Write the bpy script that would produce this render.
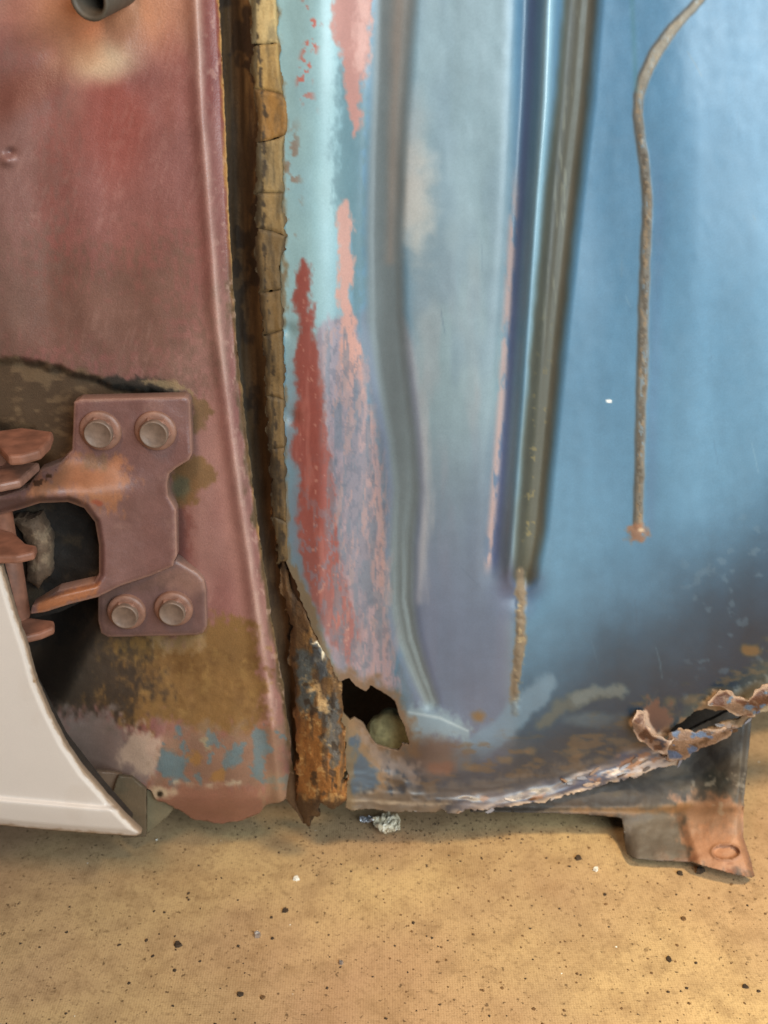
import bpy, math, random
import numpy as np
from math import radians as R, sin, cos, tan, pi

random.seed(4)
for o in list(bpy.data.objects): bpy.data.objects.remove(o)
SC = bpy.context.scene
COL = SC.collection

# ------------------------------------------------------------------ camera
PITCH = R(25.0); FPX = 1098.0; HC = 0.41; D0 = 0.45
cam = bpy.data.cameras.new('camera'); camo = bpy.data.objects.new('camera', cam); COL.objects.link(camo)
camo.location = (0, 0, HC); camo.rotation_euler = (pi/2 - PITCH, 0, 0)
cam.sensor_fit = 'VERTICAL'; cam.sensor_height = 24.0; cam.lens = 24.0*FPX/1024.0
cam.clip_start = 0.01; cam.clip_end = 50
cam.dof.use_dof = True; cam.dof.focus_distance = 0.475; cam.dof.aperture_fstop = 7.0
SC.camera = camo

# ------------------------------------------------------------------ world and lamps
w = bpy.data.worlds.new('World'); SC.world = w; w.use_nodes = True
bg = w.node_tree.nodes['Background']; bg.inputs[0].default_value = (0.75, 0.82, 1.0, 1); bg.inputs[1].default_value = 0.05
SC.view_settings.view_transform = 'Standard'; SC.view_settings.look = 'None'
SC.view_settings.exposure = -0.12; SC.view_settings.gamma = 1.0; SC.view_settings.use_curve_mapping = False

def area(name, loc, target, size, power, color, sy=None):
    l = bpy.data.lights.new(name, 'AREA'); l.energy = power; l.color = color; l.size = size
    if sy: l.shape = 'RECTANGLE'; l.size_y = sy
    o = bpy.data.objects.new(name, l); COL.objects.link(o); o.location = loc
    d = [target[i]-loc[i] for i in range(3)]
    from mathutils import Vector
    o.rotation_euler = Vector(d).to_track_quat('-Z', 'Y').to_euler()
    return o
def spot(name, loc, target, power, color, cone, blend, rad):
    l = bpy.data.lights.new(name, 'SPOT'); l.energy = power; l.color = color; l.spot_size = R(cone); l.spot_blend = blend; l.shadow_soft_size = rad
    o = bpy.data.objects.new(name, l); COL.objects.link(o); o.location = loc
    from mathutils import Vector
    o.rotation_euler = Vector([target[i]-loc[i] for i in range(3)]).to_track_quat('-Z', 'Y').to_euler()
area('window_light', (0.60, -0.42, 0.70), (0.16, 0.45, 0.50), 0.85, 21.0, (0.80, 0.94, 1.0), 0.95)
spot('shop_lamp', (0.42, 0.12, 0.95), (0.19, 0.36, 0.0), 46.0, (1.0, 0.77, 0.43), 38, 1.0, 0.06)
area('ceiling_lamp', (-0.24, -0.06, 0.92), (-0.15, 0.45, 0.25), 0.22, 3.5, (1.0, 0.68, 0.44))

# ------------------------------------------------------------------ numeric helpers
SP, CP = sin(PITCH), cos(PITCH)
def ray(u, v):
    return (u-384.0), FPX*CP - (v-512.0)*SP, -FPX*SP - (v-512.0)*CP
def at(u, v, Y):
    dx, dy, dz = ray(u, v); t = Y/dy
    return dx*t, Y + 0*dx, HC + dz*t
def atz(u, v, z):
    dx, dy, dz = ray(u, v); t = (z-HC)/dz
    return (dx*t, dy*t, z)

def sstep(a, b, x):
    t = np.clip((x-a)/(b-a+1e-9), 0, 1); return t*t*(3-2*t)
def vnoise(x, y, seed):
    rs = np.random.RandomState(seed); g = rs.rand(256, 256)
    xi = np.floor(x).astype(int); yi = np.floor(y).astype(int)
    fx = x-xi; fy = y-yi; fx = fx*fx*(3-2*fx); fy = fy*fy*(3-2*fy)
    a = g[xi & 255, yi & 255]; b = g[(xi+1) & 255, yi & 255]
    c = g[xi & 255, (yi+1) & 255]; d = g[(xi+1) & 255, (yi+1) & 255]
    return (a*(1-fx)+b*fx)*(1-fy) + (c*(1-fx)+d*fx)*fy
def fbm(u, v, su, sv=None, seed=1, oc=4):
    """about -1..1"""
    sv = sv or su; s = 0; a = 1; n = 0; x = u/su; y = v/sv
    for i in range(oc):
        ang = 0.5*i if su == sv else 0
        xr = x*cos(ang)-y*sin(ang); yr = x*sin(ang)+y*cos(ang)
        s = s + a*(vnoise(xr*2**i + 17.3*i + 50, yr*2**i + 9.1*i + 50, seed+i)*2-1); n += a; a *= .55
    return s/n*1.6
def ridged(u, v, su, sv=None, seed=1, oc=4):
    return 1-np.abs(fbm(u, v, su, sv, seed, oc))*2
def sdp(u, v, pts):
    """signed distance to a polygon, + inside"""
    d = np.full(u.shape, 1e18); s = np.zeros(u.shape, bool); n = len(pts)
    for i in range(n):
        ax, ay = pts[i]; bx, by = pts[(i+1) % n]
        ex, ey = bx-ax, by-ay; wx, wy = u-ax, v-ay
        t = np.clip((wx*ex+wy*ey)/(ex*ex+ey*ey+1e-12), 0, 1)
        d = np.minimum(d, (wx-ex*t)**2+(wy-ey*t)**2)
        c = ((ay > v) != (by > v)) & (u < (bx-ax)*(v-ay)/((by-ay) if by != ay else 1e-9)+ax)
        s ^= c
    d = np.sqrt(d); return np.where(s, d, -d)
def sdl(u, v, pts):
    """polyline of (x, y, halfwidth): + inside; second value is the run 0..1 along it"""
    best = np.full(u.shape, -1e9); run = np.zeros(u.shape); n = len(pts)-1
    for i in range(n):
        ax, ay, aw = pts[i]; bx, by, bw = pts[i+1]
        ex, ey = bx-ax, by-ay; wx, wy = u-ax, v-ay
        t = np.clip((wx*ex+wy*ey)/(ex*ex+ey*ey+1e-12), 0, 1)
        dd = (aw+(bw-aw)*t)-np.sqrt((wx-ex*t)**2+(wy-ey*t)**2)
        m = dd > best; best = np.where(m, dd, best); run = np.where(m, (i+t)/n, run)
    return best, run
def interp(v, pts):
    ys = [p[1] for p in pts]; xs = [p[0] for p in pts]
    return np.interp(v, ys, xs)
class Paint:
    def __init__(s, u, v, rgb, rough=.45):
        s.u, s.v = u, v
        s.c = np.zeros((len(u), 3)); s.c[:] = rgb; s.r = np.full(len(u), rough)
    def mix(s, m, rgb, rough=None):
        m = np.clip(m, 0, 1)[:, None]; s.c = s.c*(1-m)+np.array(rgb, float)*m
        if rough is not None: s.r = s.r*(1-m[:, 0])+rough*m[:, 0]
    def poly(s, pts, rgb, soft=3, nz=0, ns=12, nsv=None, op=1, rough=None, seed=3):
        d = sdp(s.u, s.v, pts)+soft*.9*fbm(s.u, s.v, 4, 7, seed+50, 3)
        if nz: d = d+nz*fbm(s.u, s.v, ns, nsv, seed)
        s.mix(sstep(-soft, soft, d)*op, rgb, rough)
    def line(s, pts, rgb, soft=3, nz=0, ns=12, nsv=None, op=1, rough=None, seed=3):
        d, _ = sdl(s.u, s.v, pts)
        if nz: d = d+nz*fbm(s.u, s.v, ns, nsv, seed)
        s.mix(sstep(-soft, soft, d)*op, rgb, rough)
    def blob(s, x, y, rx, ry, rgb, soft=.4, nz=0, ns=10, op=1, rough=None, seed=3, ang=0):
        a = R(ang); du, dv = s.u-x, s.v-y
        d = 1-np.sqrt(((du*cos(a)+dv*sin(a))/rx)**2+((-du*sin(a)+dv*cos(a))/ry)**2)
        if nz: d = d+nz*fbm(s.u, s.v, ns, None, seed)
        s.mix(sstep(-soft, soft, d)*op, rgb, rough)
    def speck(s, thr, sc, rgb, mask=1, soft=.08, seed=9, rough=None, scv=None):
        n = fbm(s.u, s.v, sc, scv, seed, 3); s.mix(sstep(thr, thr+soft, n)*mask, rgb, rough)
    def streak(s, amt, su, sv, seed):
        s.c = s.c*(1+amt*fbm(s.u, s.v, su, sv, seed)[:, None])

def lin(c):
    c = np.clip(c/255.0, 0, 1); return np.where(c <= .04045, c/12.92, ((c+.055)/1.055)**2.4)

def link(name, me, mat, parent=None):
    o = bpy.data.objects.new(name, me); COL.objects.link(o)
    if mat is not None and len(me.materials) == 0: me.materials.append(mat)
    if parent is not None: o.parent = parent
    return o
def tag(o, label=None, cat=None, group=None, kind=None):
    if label: o['label'] = label
    if cat: o['category'] = cat
    if group: o['group'] = group
    if kind: o['kind'] = kind
    return o
def empty(name, loc):
    o = bpy.data.objects.new(name, None); COL.objects.link(o); o.location = loc; o.empty_display_size = .02
    return o
def adopt(child, parent):
    """parent keeping the mesh where it was modelled"""
    child.parent = parent; child.matrix_parent_inverse = parent.matrix_world.inverted() if False else _inv(parent)
def _inv(p):
    from mathutils import Matrix
    return Matrix.Translation(p.location).inverted()

def relief(name, bounds, step, field, hfun, paint, mat, th=1.0, parent=None, flat=False):
    """A sheet of metal: the grid follows the outline given by field (+ inside), stands hfun mm in
    front of the wall plane, and gets a returned edge th mm deep."""
    x0, y0, x1, y1 = bounds
    us = np.arange(x0, x1+step, step); vs = np.arange(y0, y1+step, step)
    U, V = np.meshgrid(us, vs, indexing='ij'); nu, nv = U.shape
    F = field(U.ravel(), V.ravel()).reshape(U.shape) if field else np.ones(U.shape)*99
    ins = F > 0
    q = ins[:-1, :-1] | ins[1:, :-1] | ins[1:, 1:] | ins[:-1, 1:]
    gu, gv = np.gradient(F, step)
    g2 = gu*gu+gv*gv+1e-6
    mu = np.where(ins, 0, -F*gu/g2); mv = np.where(ins, 0, -F*gv/g2)
    ln = np.sqrt(mu*mu+mv*mv)+1e-9; k = np.minimum(1, 1.35*step/ln)
    U2 = U+mu*k; V2 = V+mv*k
    idx = np.arange(nu*nv).reshape(nu, nv)
    ii, jj = np.nonzero(q)
    quads = np.stack([idx[ii, jj], idx[ii, jj+1], idx[ii+1, jj+1], idx[ii+1, jj]], 1)
    used = np.zeros(nu*nv, bool); used[quads.ravel()] = True
    remap = -np.ones(nu*nv, int); remap[used] = np.arange(used.sum()); quads = remap[quads]
    u = U2.ravel()[used]; v = V2.ravel()[used]
    h = hfun(u, v)
    X, Y, Z = at(u, v, D0-h*0.001)
    P = paint(u, v)
    # boundary edges
    e = np.concatenate([quads[:, [0, 1]], quads[:, [1, 2]], quads[:, [2, 3]], quads[:, [3, 0]]])
    key = np.sort(e, 1); kk = key[:, 0].astype(np.int64)*(len(u)+1)+key[:, 1]
    _, inv, cnt = np.unique(kk, return_inverse=True, return_counts=True)
    be = e[cnt[inv] == 1]
    bv = np.unique(be); m2 = -np.ones(len(u), int); m2[bv] = np.arange(len(bv))+len(u)
    co = np.stack([X, Y, Z], 1)
    co = np.concatenate([co, co[bv]+np.array([0, th*0.001, 0])])
    sk = np.stack([be[:, 1], be[:, 0], m2[be[:, 0]], m2[be[:, 1]]], 1)
    faces = np.concatenate([quads, sk])
    col = lin(P.c); col = np.concatenate([col, lin(P.c[bv]*.75)])
    rgh = np.concatenate([P.r, P.r[bv]])
    me = bpy.data.meshes.new(name)
    me.vertices.add(len(co)); me.vertices.foreach_set('co', co.ravel())
    me.loops.add(faces.size); me.loops.foreach_set('vertex_index', faces.ravel().astype(np.int32))
    me.polygons.add(len(faces))
    me.polygons.foreach_set('loop_start', (np.arange(len(faces))*4).astype(np.int32))
    me.polygons.foreach_set('use_smooth', np.concatenate([np.full(len(quads), not flat), np.zeros(len(sk), bool)]))
    me.update(calc_edges=True)
    a = me.color_attributes.new('Tint', 'FLOAT_COLOR', 'POINT')
    a.data.foreach_set('color', np.concatenate([col, np.ones((len(col), 1))], 1).ravel().astype(np.float32))
    a = me.attributes.new('Rgh', 'FLOAT', 'POINT'); a.data.foreach_set('value', rgh.astype(np.float32))
    o = link(name, me, mat)
    if parent: adopt(o, parent)
    return o

# ------------------------------------------------------------------ materials
def mat_new(name):
    m = bpy.data.materials.new(name); m.use_nodes = True
    return m, m.node_tree, m.node_tree.nodes['Principled BSDF']
def coated(name, grain=1400, gamt=.10, mott=90, mamt=.12, bump=.12, bdist=.0004, metal=0.0, spec=.5, coat=0.0, pit=0.0):
    """Tint attribute (paint colour laid down by the builder) with grain, mottling and fine relief"""
    m, t, b = mat_new(name); N = t.nodes; L = t.links
    at_ = N.new('ShaderNodeAttribute'); at_.attribute_name = 'Tint'
    ar = N.new('ShaderNodeAttribute'); ar.attribute_name = 'Rgh'
    tc = N.new('ShaderNodeTexCoord')
    def noise(sc, det=4, ro=.6):
        n = N.new('ShaderNodeTexNoise'); n.inputs['Scale'].default_value = sc; n.inputs['Detail'].default_value = det
        n.inputs['Roughness'].default_value = ro; L.new(tc.outputs['Object'], n.inputs['Vector']); return n
    def rng(src, a, b_, c, d):
        r = N.new('ShaderNodeMapRange'); r.inputs[1].default_value = a; r.inputs[2].default_value = b_
        r.inputs[3].default_value = c; r.inputs[4].default_value = d; L.new(src, r.inputs[0]); return r.outputs[0]
    def mul(a, b_):
        x = N.new('ShaderNodeMath'); x.operation = 'MULTIPLY'; L.new(a, x.inputs[0]); L.new(b_, x.inputs[1]); return x.outputs[0]
    n1 = noise(grain, 3); n2 = noise(mott, 6, .65)
    f = mul(rng(n1.outputs[0], .3, .7, 1-gamt, 1+gamt), rng(n2.outputs[0], .3, .7, 1-mamt, 1+mamt))
    if pit:
        n4 = noise(520, 2); f = mul(f, rng(n4.outputs[0], .62, .70, 1.0, 1-pit))
    vm = N.new('ShaderNodeVectorMath'); vm.operation = 'SCALE'
    L.new(at_.outputs['Color'], vm.inputs[0]); L.new(f, vm.inputs['Scale']); L.new(vm.outputs[0], b.inputs['Base Color'])
    n3 = noise(mott*2.3, 4)
    ad = N.new('ShaderNodeMath'); ad.operation = 'ADD'; L.new(ar.outputs['Fac'], ad.inputs[0])
    L.new(rng(n3.outputs[0], .3, .7, -.05, .05), ad.inputs[1]); L.new(ad.outputs[0], b.inputs['Roughness'])
    bp = N.new('ShaderNodeBump'); bp.inputs['Strength'].default_value = bump; bp.inputs['Distance'].default_value = bdist
    s = N.new('ShaderNodeMath'); s.operation = 'ADD'; L.new(n1.outputs[0], s.inputs[0]); L.new(n2.outputs[0], s.inputs[1])
    L.new(s.outputs[0], bp.inputs['Height']); L.new(bp.outputs[0], b.inputs['Normal'])
    b.inputs['Metallic'].default_value = metal; b.inputs['Specular IOR Level'].default_value = spec
    b.inputs['Coat Weight'].default_value = coat
    return m
M_prim = coated('oxide_primer', gamt=.10, mamt=.14, bump=.35, bdist=.0006, mott=60)
M_blue = coated('worn_blue_paint', gamt=.06, mamt=.07, bump=.04, bdist=.0002, mott=85, spec=1.0)
M_rust = coated('flaking_rust', grain=1100, gamt=.18, mamt=.25, bump=.5, bdist=.0009, mott=180, spec=.5, pit=.3)
M_seal = coated('dried_sealer', grain=900, gamt=.12, mamt=.16, bump=.3, bdist=.0006, mott=90, spec=.4, pit=.15)
M_hinge = coated('primed_steel', gamt=.10, mamt=.14, bump=.3, bdist=.0005, mott=110)
M_door = coated('pale_gloss_paint', gamt=.02, mamt=.02, bump=.03, bdist=.0002, mott=30, spec=.5)

def plain(name, rgb, rough=.6, metal=0, nsc=200, amt=.25, bump=.4, bd=.0006):
    m, t, b = mat_new(name); N = t.nodes; L = t.links
    tc = N.new('ShaderNodeTexCoord'); n = N.new('ShaderNodeTexNoise'); n.inputs['Scale'].default_value = nsc; n.inputs['Detail'].default_value = 5
    L.new(tc.outputs['Object'], n.inputs['Vector'])
    c = lin(np.array(rgb, float)); cr = N.new('ShaderNodeValToRGB')
    cr.color_ramp.elements[0].position = .3; cr.color_ramp.elements[1].position = .7
    cr.color_ramp.elements[0].color = (*(c*(1-amt)), 1); cr.color_ramp.elements[1].color = (*(np.clip(c*(1+amt), 0, 1)), 1)
    L.new(n.outputs[0], cr.inputs[0]); L.new(cr.outputs[0], b.inputs['Base Color'])
    bp = N.new('ShaderNodeBump'); bp.inputs['Strength'].default_value = bump; bp.inputs['Distance'].default_value = bd
    L.new(n.outputs[0], bp.inputs['Height']); L.new(bp.outputs[0], b.inputs['Normal'])
    b.inputs['Roughness'].default_value = rough; b.inputs['Metallic'].default_value = metal
    return m
M_arm = plain('orange_primed_arm', (134, 88, 68), .6, nsc=160, amt=.3)
M_bolt = plain('bolt_primer', (136, 98, 82), .45, nsc=260, amt=.22)
M_face = plain('bolt_bare_face', (122, 100, 86), .5, .1, nsc=300, amt=.2)
M_dark = plain('grimy_inner_metal', (34, 28, 24), .8, nsc=120, amt=.4)
M_khaki = plain('khaki_foam', (150, 144, 104), .9, nsc=260, amt=.3, bump=.8, bd=.001)
M_chipw = plain('white_paint_chip', (225, 222, 212), .5, nsc=400, amt=.08)
M_chips = plain('silver_flake', (190, 190, 195), .3, .8, nsc=500, amt=.2)
M_chipd = plain('dark_rust_crumb', (58, 44, 30), .9, nsc=500, amt=.4)
M_chipb = plain('brown_rust_crumb', (104, 76, 46), .9, nsc=500, amt=.4)

# ------------------------------------------------------------------ the floor cover
def make_floor():
    m, t, b = mat_new('tan_woven_mat'); N = t.nodes; L = t.links
    tc = N.new('ShaderNodeTexCoord')
    def noise(sc, det=5, ro=.6):
        n = N.new('ShaderNodeTexNoise'); n.inputs['Scale'].default_value = sc; n.inputs['Detail'].default_value = det
        n.inputs['Roughness'].default_value = ro; L.new(tc.outputs['Object'], n.inputs['Vector']); return n
    big = noise(9, 5); mid = noise(70, 5); fine = noise(900, 3); spk = noise(420, 2, .5); spk2 = noise(170, 3, .6)
    cr = N.new('ShaderNodeValToRGB'); e = cr.color_ramp.elements
    e[0].position = .32; e[0].color = (*lin(np.array([166, 138, 104.])), 1)
    e[1].position = .68; e[1].color = (*lin(np.array([202, 172, 124.])), 1)
    L.new(big.outputs[0], cr.inputs[0])
    def ov(src, prev, lo, hi, col, fac=1):
        r = N.new('ShaderNodeMapRange'); r.inputs[1].default_value = lo; r.inputs[2].default_value = hi
        r.inputs[4].default_value = fac; L.new(src.outputs[0], r.inputs[0])
        mx = N.new('ShaderNodeMix'); mx.data_type = 'RGBA'; L.new(r.outputs[0], mx.inputs[0]); L.new(prev, mx.inputs[6])
        mx.inputs[7].default_value = (*lin(np.array(col, float)), 1); return mx.outputs[2]
    c = ov(noise(5, 3, .5), cr.outputs[0], .42, .62, (170, 134, 106), .8); c = ov(mid, c, .48, .72, (132, 104, 74), .5); c = ov(noise(26, 6, .7), c, .5, .75, (150, 118, 82), .55); c = ov(noise(300, 4, .7), c, .52, .7, (126, 100, 70), .5)
    c = ov(spk, c, .66, .72, (70, 52, 34), .75)
    c = ov(spk2, c, .66, .72, (92, 70, 46), .5)
    c = ov(fine, c, .5, .75, (120, 94, 66), .5)
    # fine ribs of the weave
    wv = N.new('ShaderNodeTexWave'); wv.inputs['Scale'].default_value = 260; wv.inputs['Distortion'].default_value = .6
    wv.inputs['Detail'].default_value = 1; wv.bands_direction = 'X'; L.new(tc.outputs['Object'], wv.inputs['Vector'])
    wy = N.new('ShaderNodeTexWave'); wy.inputs['Scale'].default_value = 260; wy.inputs['Distortion'].default_value = .6
    wy.bands_direction = 'Y'; L.new(tc.outputs['Object'], wy.inputs['Vector'])
    a = N.new('ShaderNodeMath'); a.operation = 'MULTIPLY_ADD'; L.new(wy.outputs[1], a.inputs[0]); a.inputs[1].default_value = .5; L.new(wv.outputs[1], a.inputs[2])
    a2 = N.new('ShaderNodeMath'); a2.operation = 'ADD'; L.new(a.outputs[0], a2.inputs[0]); L.new(fine.outputs[0], a2.inputs[1])
    mr = N.new('ShaderNodeMapRange'); mr.inputs[2].default_value = 1.5; mr.inputs[3].default_value = .985; mr.inputs[4].default_value = 1.01; L.new(a.outputs[0], mr.inputs[0])
    vm = N.new('ShaderNodeVectorMath'); vm.operation = 'SCALE'; L.new(c, vm.inputs[0]); L.new(mr.outputs[0], vm.inputs['Scale'])
    L.new(vm.outputs[0], b.inputs['Base Color'])
    bp = N.new('ShaderNodeBump'); bp.inputs['Strength'].default_value = .2; bp.inputs['Distance'].default_value = .0003
    L.new(a2.outputs[0], bp.inputs['Height']); L.new(bp.outputs[0], b.inputs['Normal'])
    b.inputs['Roughness'].default_value = .85; b.inputs['Specular IOR Level'].default_value = .25
    n = 150; xs = np.sign(np.linspace(-1, 1, n))*np.abs(np.linspace(-1, 1, n))**1.8*1.6
    ys = np.linspace(-.6, 2.2, n)**1.0
    X, Y = np.meshgrid(xs, ys, indexing='ij')
    Zr = .0022*fbm(X.ravel()*1000, Y.ravel()*1000, 160, None, 5, 3).reshape(X.shape) - .0022
    co = np.stack([X, Y, Zr], -1).reshape(-1, 3)
    idx = np.arange(n*n).reshape(n, n)
    q = np.stack([idx[:-1, :-1], idx[1:, :-1], idx[1:, 1:], idx[:-1, 1:]], -1).reshape(-1, 4)
    me = bpy.data.meshes.new('floor'); me.from_pydata(co.tolist(), [], q.tolist())
    me.polygons.foreach_set('use_smooth', [True]*len(q)); me.update()
    tag(link('floor', me, m), kind='structure')
make_floor()

# ------------------------------------------------------------------ car body: pillar, channel, blue panel, bracket
body = empty('car_body', (0.0, D0, 0.0))
tag(body, 'bare rusty car body corner with oxide red pillar and worn blue sheet metal panel', 'car body')

EDGE = [(219, -160), (219, 0), (224, 100), (229, 220), (236, 330), (246, 430), (259, 530), (272, 620), (285, 700), (296, 790), (300, 812)]
RIDGE = [(192, -160), (196, 0), (202, 120), (210, 220), (218, 330), (232, 440), (246, 540), (258, 620), (270, 700), (280, 800)]
def pillar_field(u, v):
    pts = [(-140, -160), (219, -160)]+EDGE[1:-1]+[(298, 800), (292, 796), (280, 802), (266, 806), (258, 814), (240, 821), (215, 824), (190, 818), (172, 806),
           (158, 800), (150, 790), (120, 776), (60, 772), (-140, 770)]
    d = sdp(u, v, pts)
    return d + 1.0*fbm(u, v, 14, 14, 21, 3)*sstep(250, 330, v) + .5*fbm(u, v, 5, 5, 22, 2)
def pillar_h(u, v):
    r = interp(v, RIDGE); e = interp(v, EDGE)
    x = u-r
    h = 9*np.exp(-(x/9.0)**2)*.35 + np.where(x < 0, -x*-.035, 0)          # rounded bend
    h = h - np.clip(x, 0, 60)*.16*(1) + sstep(-4, 0, u-e)*1.2              # falls away to the flange, folded lip
    h = h + 3.0*fbm(u, v, 130, 320, 11, 2) + .5*fbm(u, v, 40, 90, 12, 3)
    # crease from upper left
    d, _ = sdl(u, v, [(-40, 110, 10), (30, 60, 10), (95, 25, 6)]); h -= 5*sstep(-35, 10, d)
    d, _ = sdl(u, v, [(60, -40, 6), (95, 20, 6), (110, 50, 4)]); h += 2.0*sstep(-45, 10, d)
    d, _ = sdl(u, v, [(60, 60, 5), (40, 180, 10), (52, 320, 6)]); h -= 3.0*sstep(-40, 10, d)
    # small dent and pimple
    h -= 2.5*np.exp(-(((u-10)/5)**2+((v-152)/4)**2)); h += 2.2*np.exp(-(((u-7)/7)**2+((v-161)/5)**2))
    # step where the hinge pocket starts
    step = interp(u, [(352, -140), (356, 0), (366, 60), (380, 110), (388, 150), (398, 190), (400, 300)][:0] or [(0, 0), (1, 1)]) if False else np.interp(u, [-140, 0, 60, 110, 150, 190, 210], [348, 354, 364, 380, 386, 398, 420])
    k = sstep(0, 9, v-step + 2.5*fbm(u, v, 12, 12, 31, 3))*(1-sstep(165, 200, u))*(1-sstep(640, 700, v))
    h -= 5*k
    # the deep pocket on the lower left
    pk = sdp(u, v, [(-160, 400), (30, 430), (60, 480), (100, 500), (104, 590), (90, 640), (60, 700), (20, 730), (-160, 760)])
    h -= 42*sstep(-8, 46, pk)
    # lower skirt swells forward then rolls under
    h += 7*sstep(660, 770, v)*(1-sstep(230, 280, u))*sstep(60, 170, u)
    h -= 9*sstep(795, 826, v)
    h -= 10*sstep(640, 780, v)*(1-sstep(60, 150, u))
    # rust relief
    ru = sstep(20, -10, -(v-step)*1.0)*0
    h += .4*ridged(u, v, 16, 16, 41, 3)*sstep(630, 660, v)*(1-sstep(720, 745, v))*.5
    return h
def pillar_paint(u, v):
    P = Paint(u, v, (136, 90, 84), .40)
    P.mix(.42*sstep(-.3, .7, fbm(u, v, 60, 240, 51, 3)), (138, 80, 70))
    P.mix(.50*sstep(.1, .8, fbm(u, v, 60, 160, 54, 3)), (158, 122, 110))
    P.blob(118, 120, 32, 60, (148, 78, 68), .7, op=.75)
    P.blob(150, 270, 60, 70, (134, 82, 70), .8, op=.4)
    P.poly([(-140, 230), (180, 260), (200, 330), (190, 390), (-140, 360)], (106, 84, 70), 40, 12, 50, op=.55)
    P.poly([(-140, 60), (60, 60), (50, 330), (-140, 330)], (124, 96, 88), 26, 12, 50, op=.5)
    P.blob(95, 60, 38, 20, (214, 190, 158), .7, .15, 30, op=.85, rough=.35)  # pale highlight painted onto the upper left
    P.blob(105, 10, 75, 42, (206, 142, 100), .8, op=.75)  # warm orange lamp light painted in at the top
    P.blob(20, 90, 60, 20, (112, 64, 52), .8, op=.6, ang=-30)  # shade of the crease, painted as a darker diagonal
    P.poly([(200, -160), (240, -160), (226, 130), (205, 100)], (118, 62, 58), 8, op=.6)
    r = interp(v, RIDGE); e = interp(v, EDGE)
    P.mix(.75*np.exp(-((u-r-1)/4.2)**2)*(.7+.3*fbm(u, v, 6, 40, 55)), (196, 164, 150), .36)  # soft highlight line painted along the ridge
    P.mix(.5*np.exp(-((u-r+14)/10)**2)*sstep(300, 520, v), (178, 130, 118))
    # rust edge of flange
    ed = e-u
    P.mix(sstep(3.5, .5, ed+1.6*fbm(u, v, 8, 14, 56))*.95, (176, 134, 76), .7)
    P.mix(sstep(7, 1, ed+5*fbm(u, v, 9, 26, 57))*sstep(240, 300, v)*.95, (84, 66, 42), .8)
    P.mix(sstep(.5, .75, fbm(u, v, 4, 9, 61, 3))*sstep(26, 4, ed)*.45, (190, 156, 140))
    P.mix(.14*sstep(.1, .8, fbm(u+.3*v, v, 3, 12, 72, 3))*sstep(-.2, .5, fbm(u, v, 60, 90, 73, 2)), (186, 150, 138))
    # dark rust band in the pocket
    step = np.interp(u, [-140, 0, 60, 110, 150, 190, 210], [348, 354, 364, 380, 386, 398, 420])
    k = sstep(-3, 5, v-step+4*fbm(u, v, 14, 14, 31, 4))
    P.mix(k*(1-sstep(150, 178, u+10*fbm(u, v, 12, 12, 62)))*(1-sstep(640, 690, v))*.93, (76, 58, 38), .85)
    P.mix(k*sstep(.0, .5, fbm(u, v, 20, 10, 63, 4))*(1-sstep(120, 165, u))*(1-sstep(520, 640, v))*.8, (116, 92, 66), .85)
    P.line([(100, 380, 3), (130, 385, 6), (160, 388, 6), (178, 392, 3)], (40, 34, 26), 3, 5, 9, op=.9, rough=.9)
    P.line([(140, 380, 2), (175, 385, 4), (192, 392, 3)], (150, 126, 92), 2, 4, 8, op=.8)
    P.poly([(190, 396), (208, 400), (212, 412), (205, 430), (194, 432)], (112, 84, 54), 3, 4, 9, op=.9, rough=.8)
    P.poly([(172, 462), (200, 455), (216, 468), (216, 480), (200, 490), (196, 504), (172, 505)], (120, 88, 52), 3, 5, 10, op=.9, rough=.8)
    P.blob(182, 488, 10, 12, (96, 92, 70), .4, .3, 8, op=.8)
    P.poly([(174, 505), (190, 515), (188, 580), (174, 572)], (120, 72, 64), 5, 4, 12, op=.6)
    # ochre rust field below the hinge
    P.poly([(90, 640), (150, 636), (205, 630), (222, 612), (246, 630), (268, 665), (272, 700), (258, 722), (246, 742), (222, 738), (200, 748), (178, 720),
            (150, 726), (120, 720), (95, 700), (60, 700), (40, 660)], (126, 92, 46), 8, 14, 24, op=.92, rough=.85, seed=65)
    P.speck(.25, 14, (110, 76, 38), mask=sstep(630, 650, v)*(1-sstep(720, 745, v))*(u < 275)*.55, soft=.4, seed=66)
    P.speck(.35, 9, (146, 112, 62), mask=sstep(630, 650, v)*(1-sstep(720, 745, v))*(u < 275)*.45, soft=.4, seed=67)
    P.poly([(150, 636), (205, 632), (205, 645), (190, 652), (165, 655)], (160, 132, 96), 5, 5, 8, op=.6, rough=.8)
    # door's shade over the lower left pocket, painted in dark brown
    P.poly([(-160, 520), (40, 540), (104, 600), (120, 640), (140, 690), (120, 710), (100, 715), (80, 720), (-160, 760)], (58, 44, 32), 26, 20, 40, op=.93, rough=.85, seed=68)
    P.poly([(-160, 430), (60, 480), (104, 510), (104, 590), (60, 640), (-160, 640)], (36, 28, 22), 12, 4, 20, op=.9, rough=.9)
    # grey primer and bare patches near the sill
    P.poly([(60, 715), (110, 712), (150, 740), (160, 765), (150, 790), (60, 775)], (132, 116, 108), 8, 8, 18, op=.85, rough=.45)
    P.poly([(128, 722), (150, 735), (172, 738), (176, 748), (160, 766), (150, 780), (120, 762)], (186, 160, 140), 6, 7, 12, op=.85, rough=.4)
    low = [(165, 728), (285, 728), (292, 790), (150, 790)]
    P.poly(low, (138, 94, 78), 8, 7, 14, op=.7); P.poly(low, (128, 104, 84), 8, 14, 16, op=.6, seed=75)
    teal = (96, 112, 116)
    P.poly([(160, 752), (172, 750), (186, 766), (182, 776), (165, 778), (156, 768)], teal, 1.8, 3, 9, op=.95, rough=.4)
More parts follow.
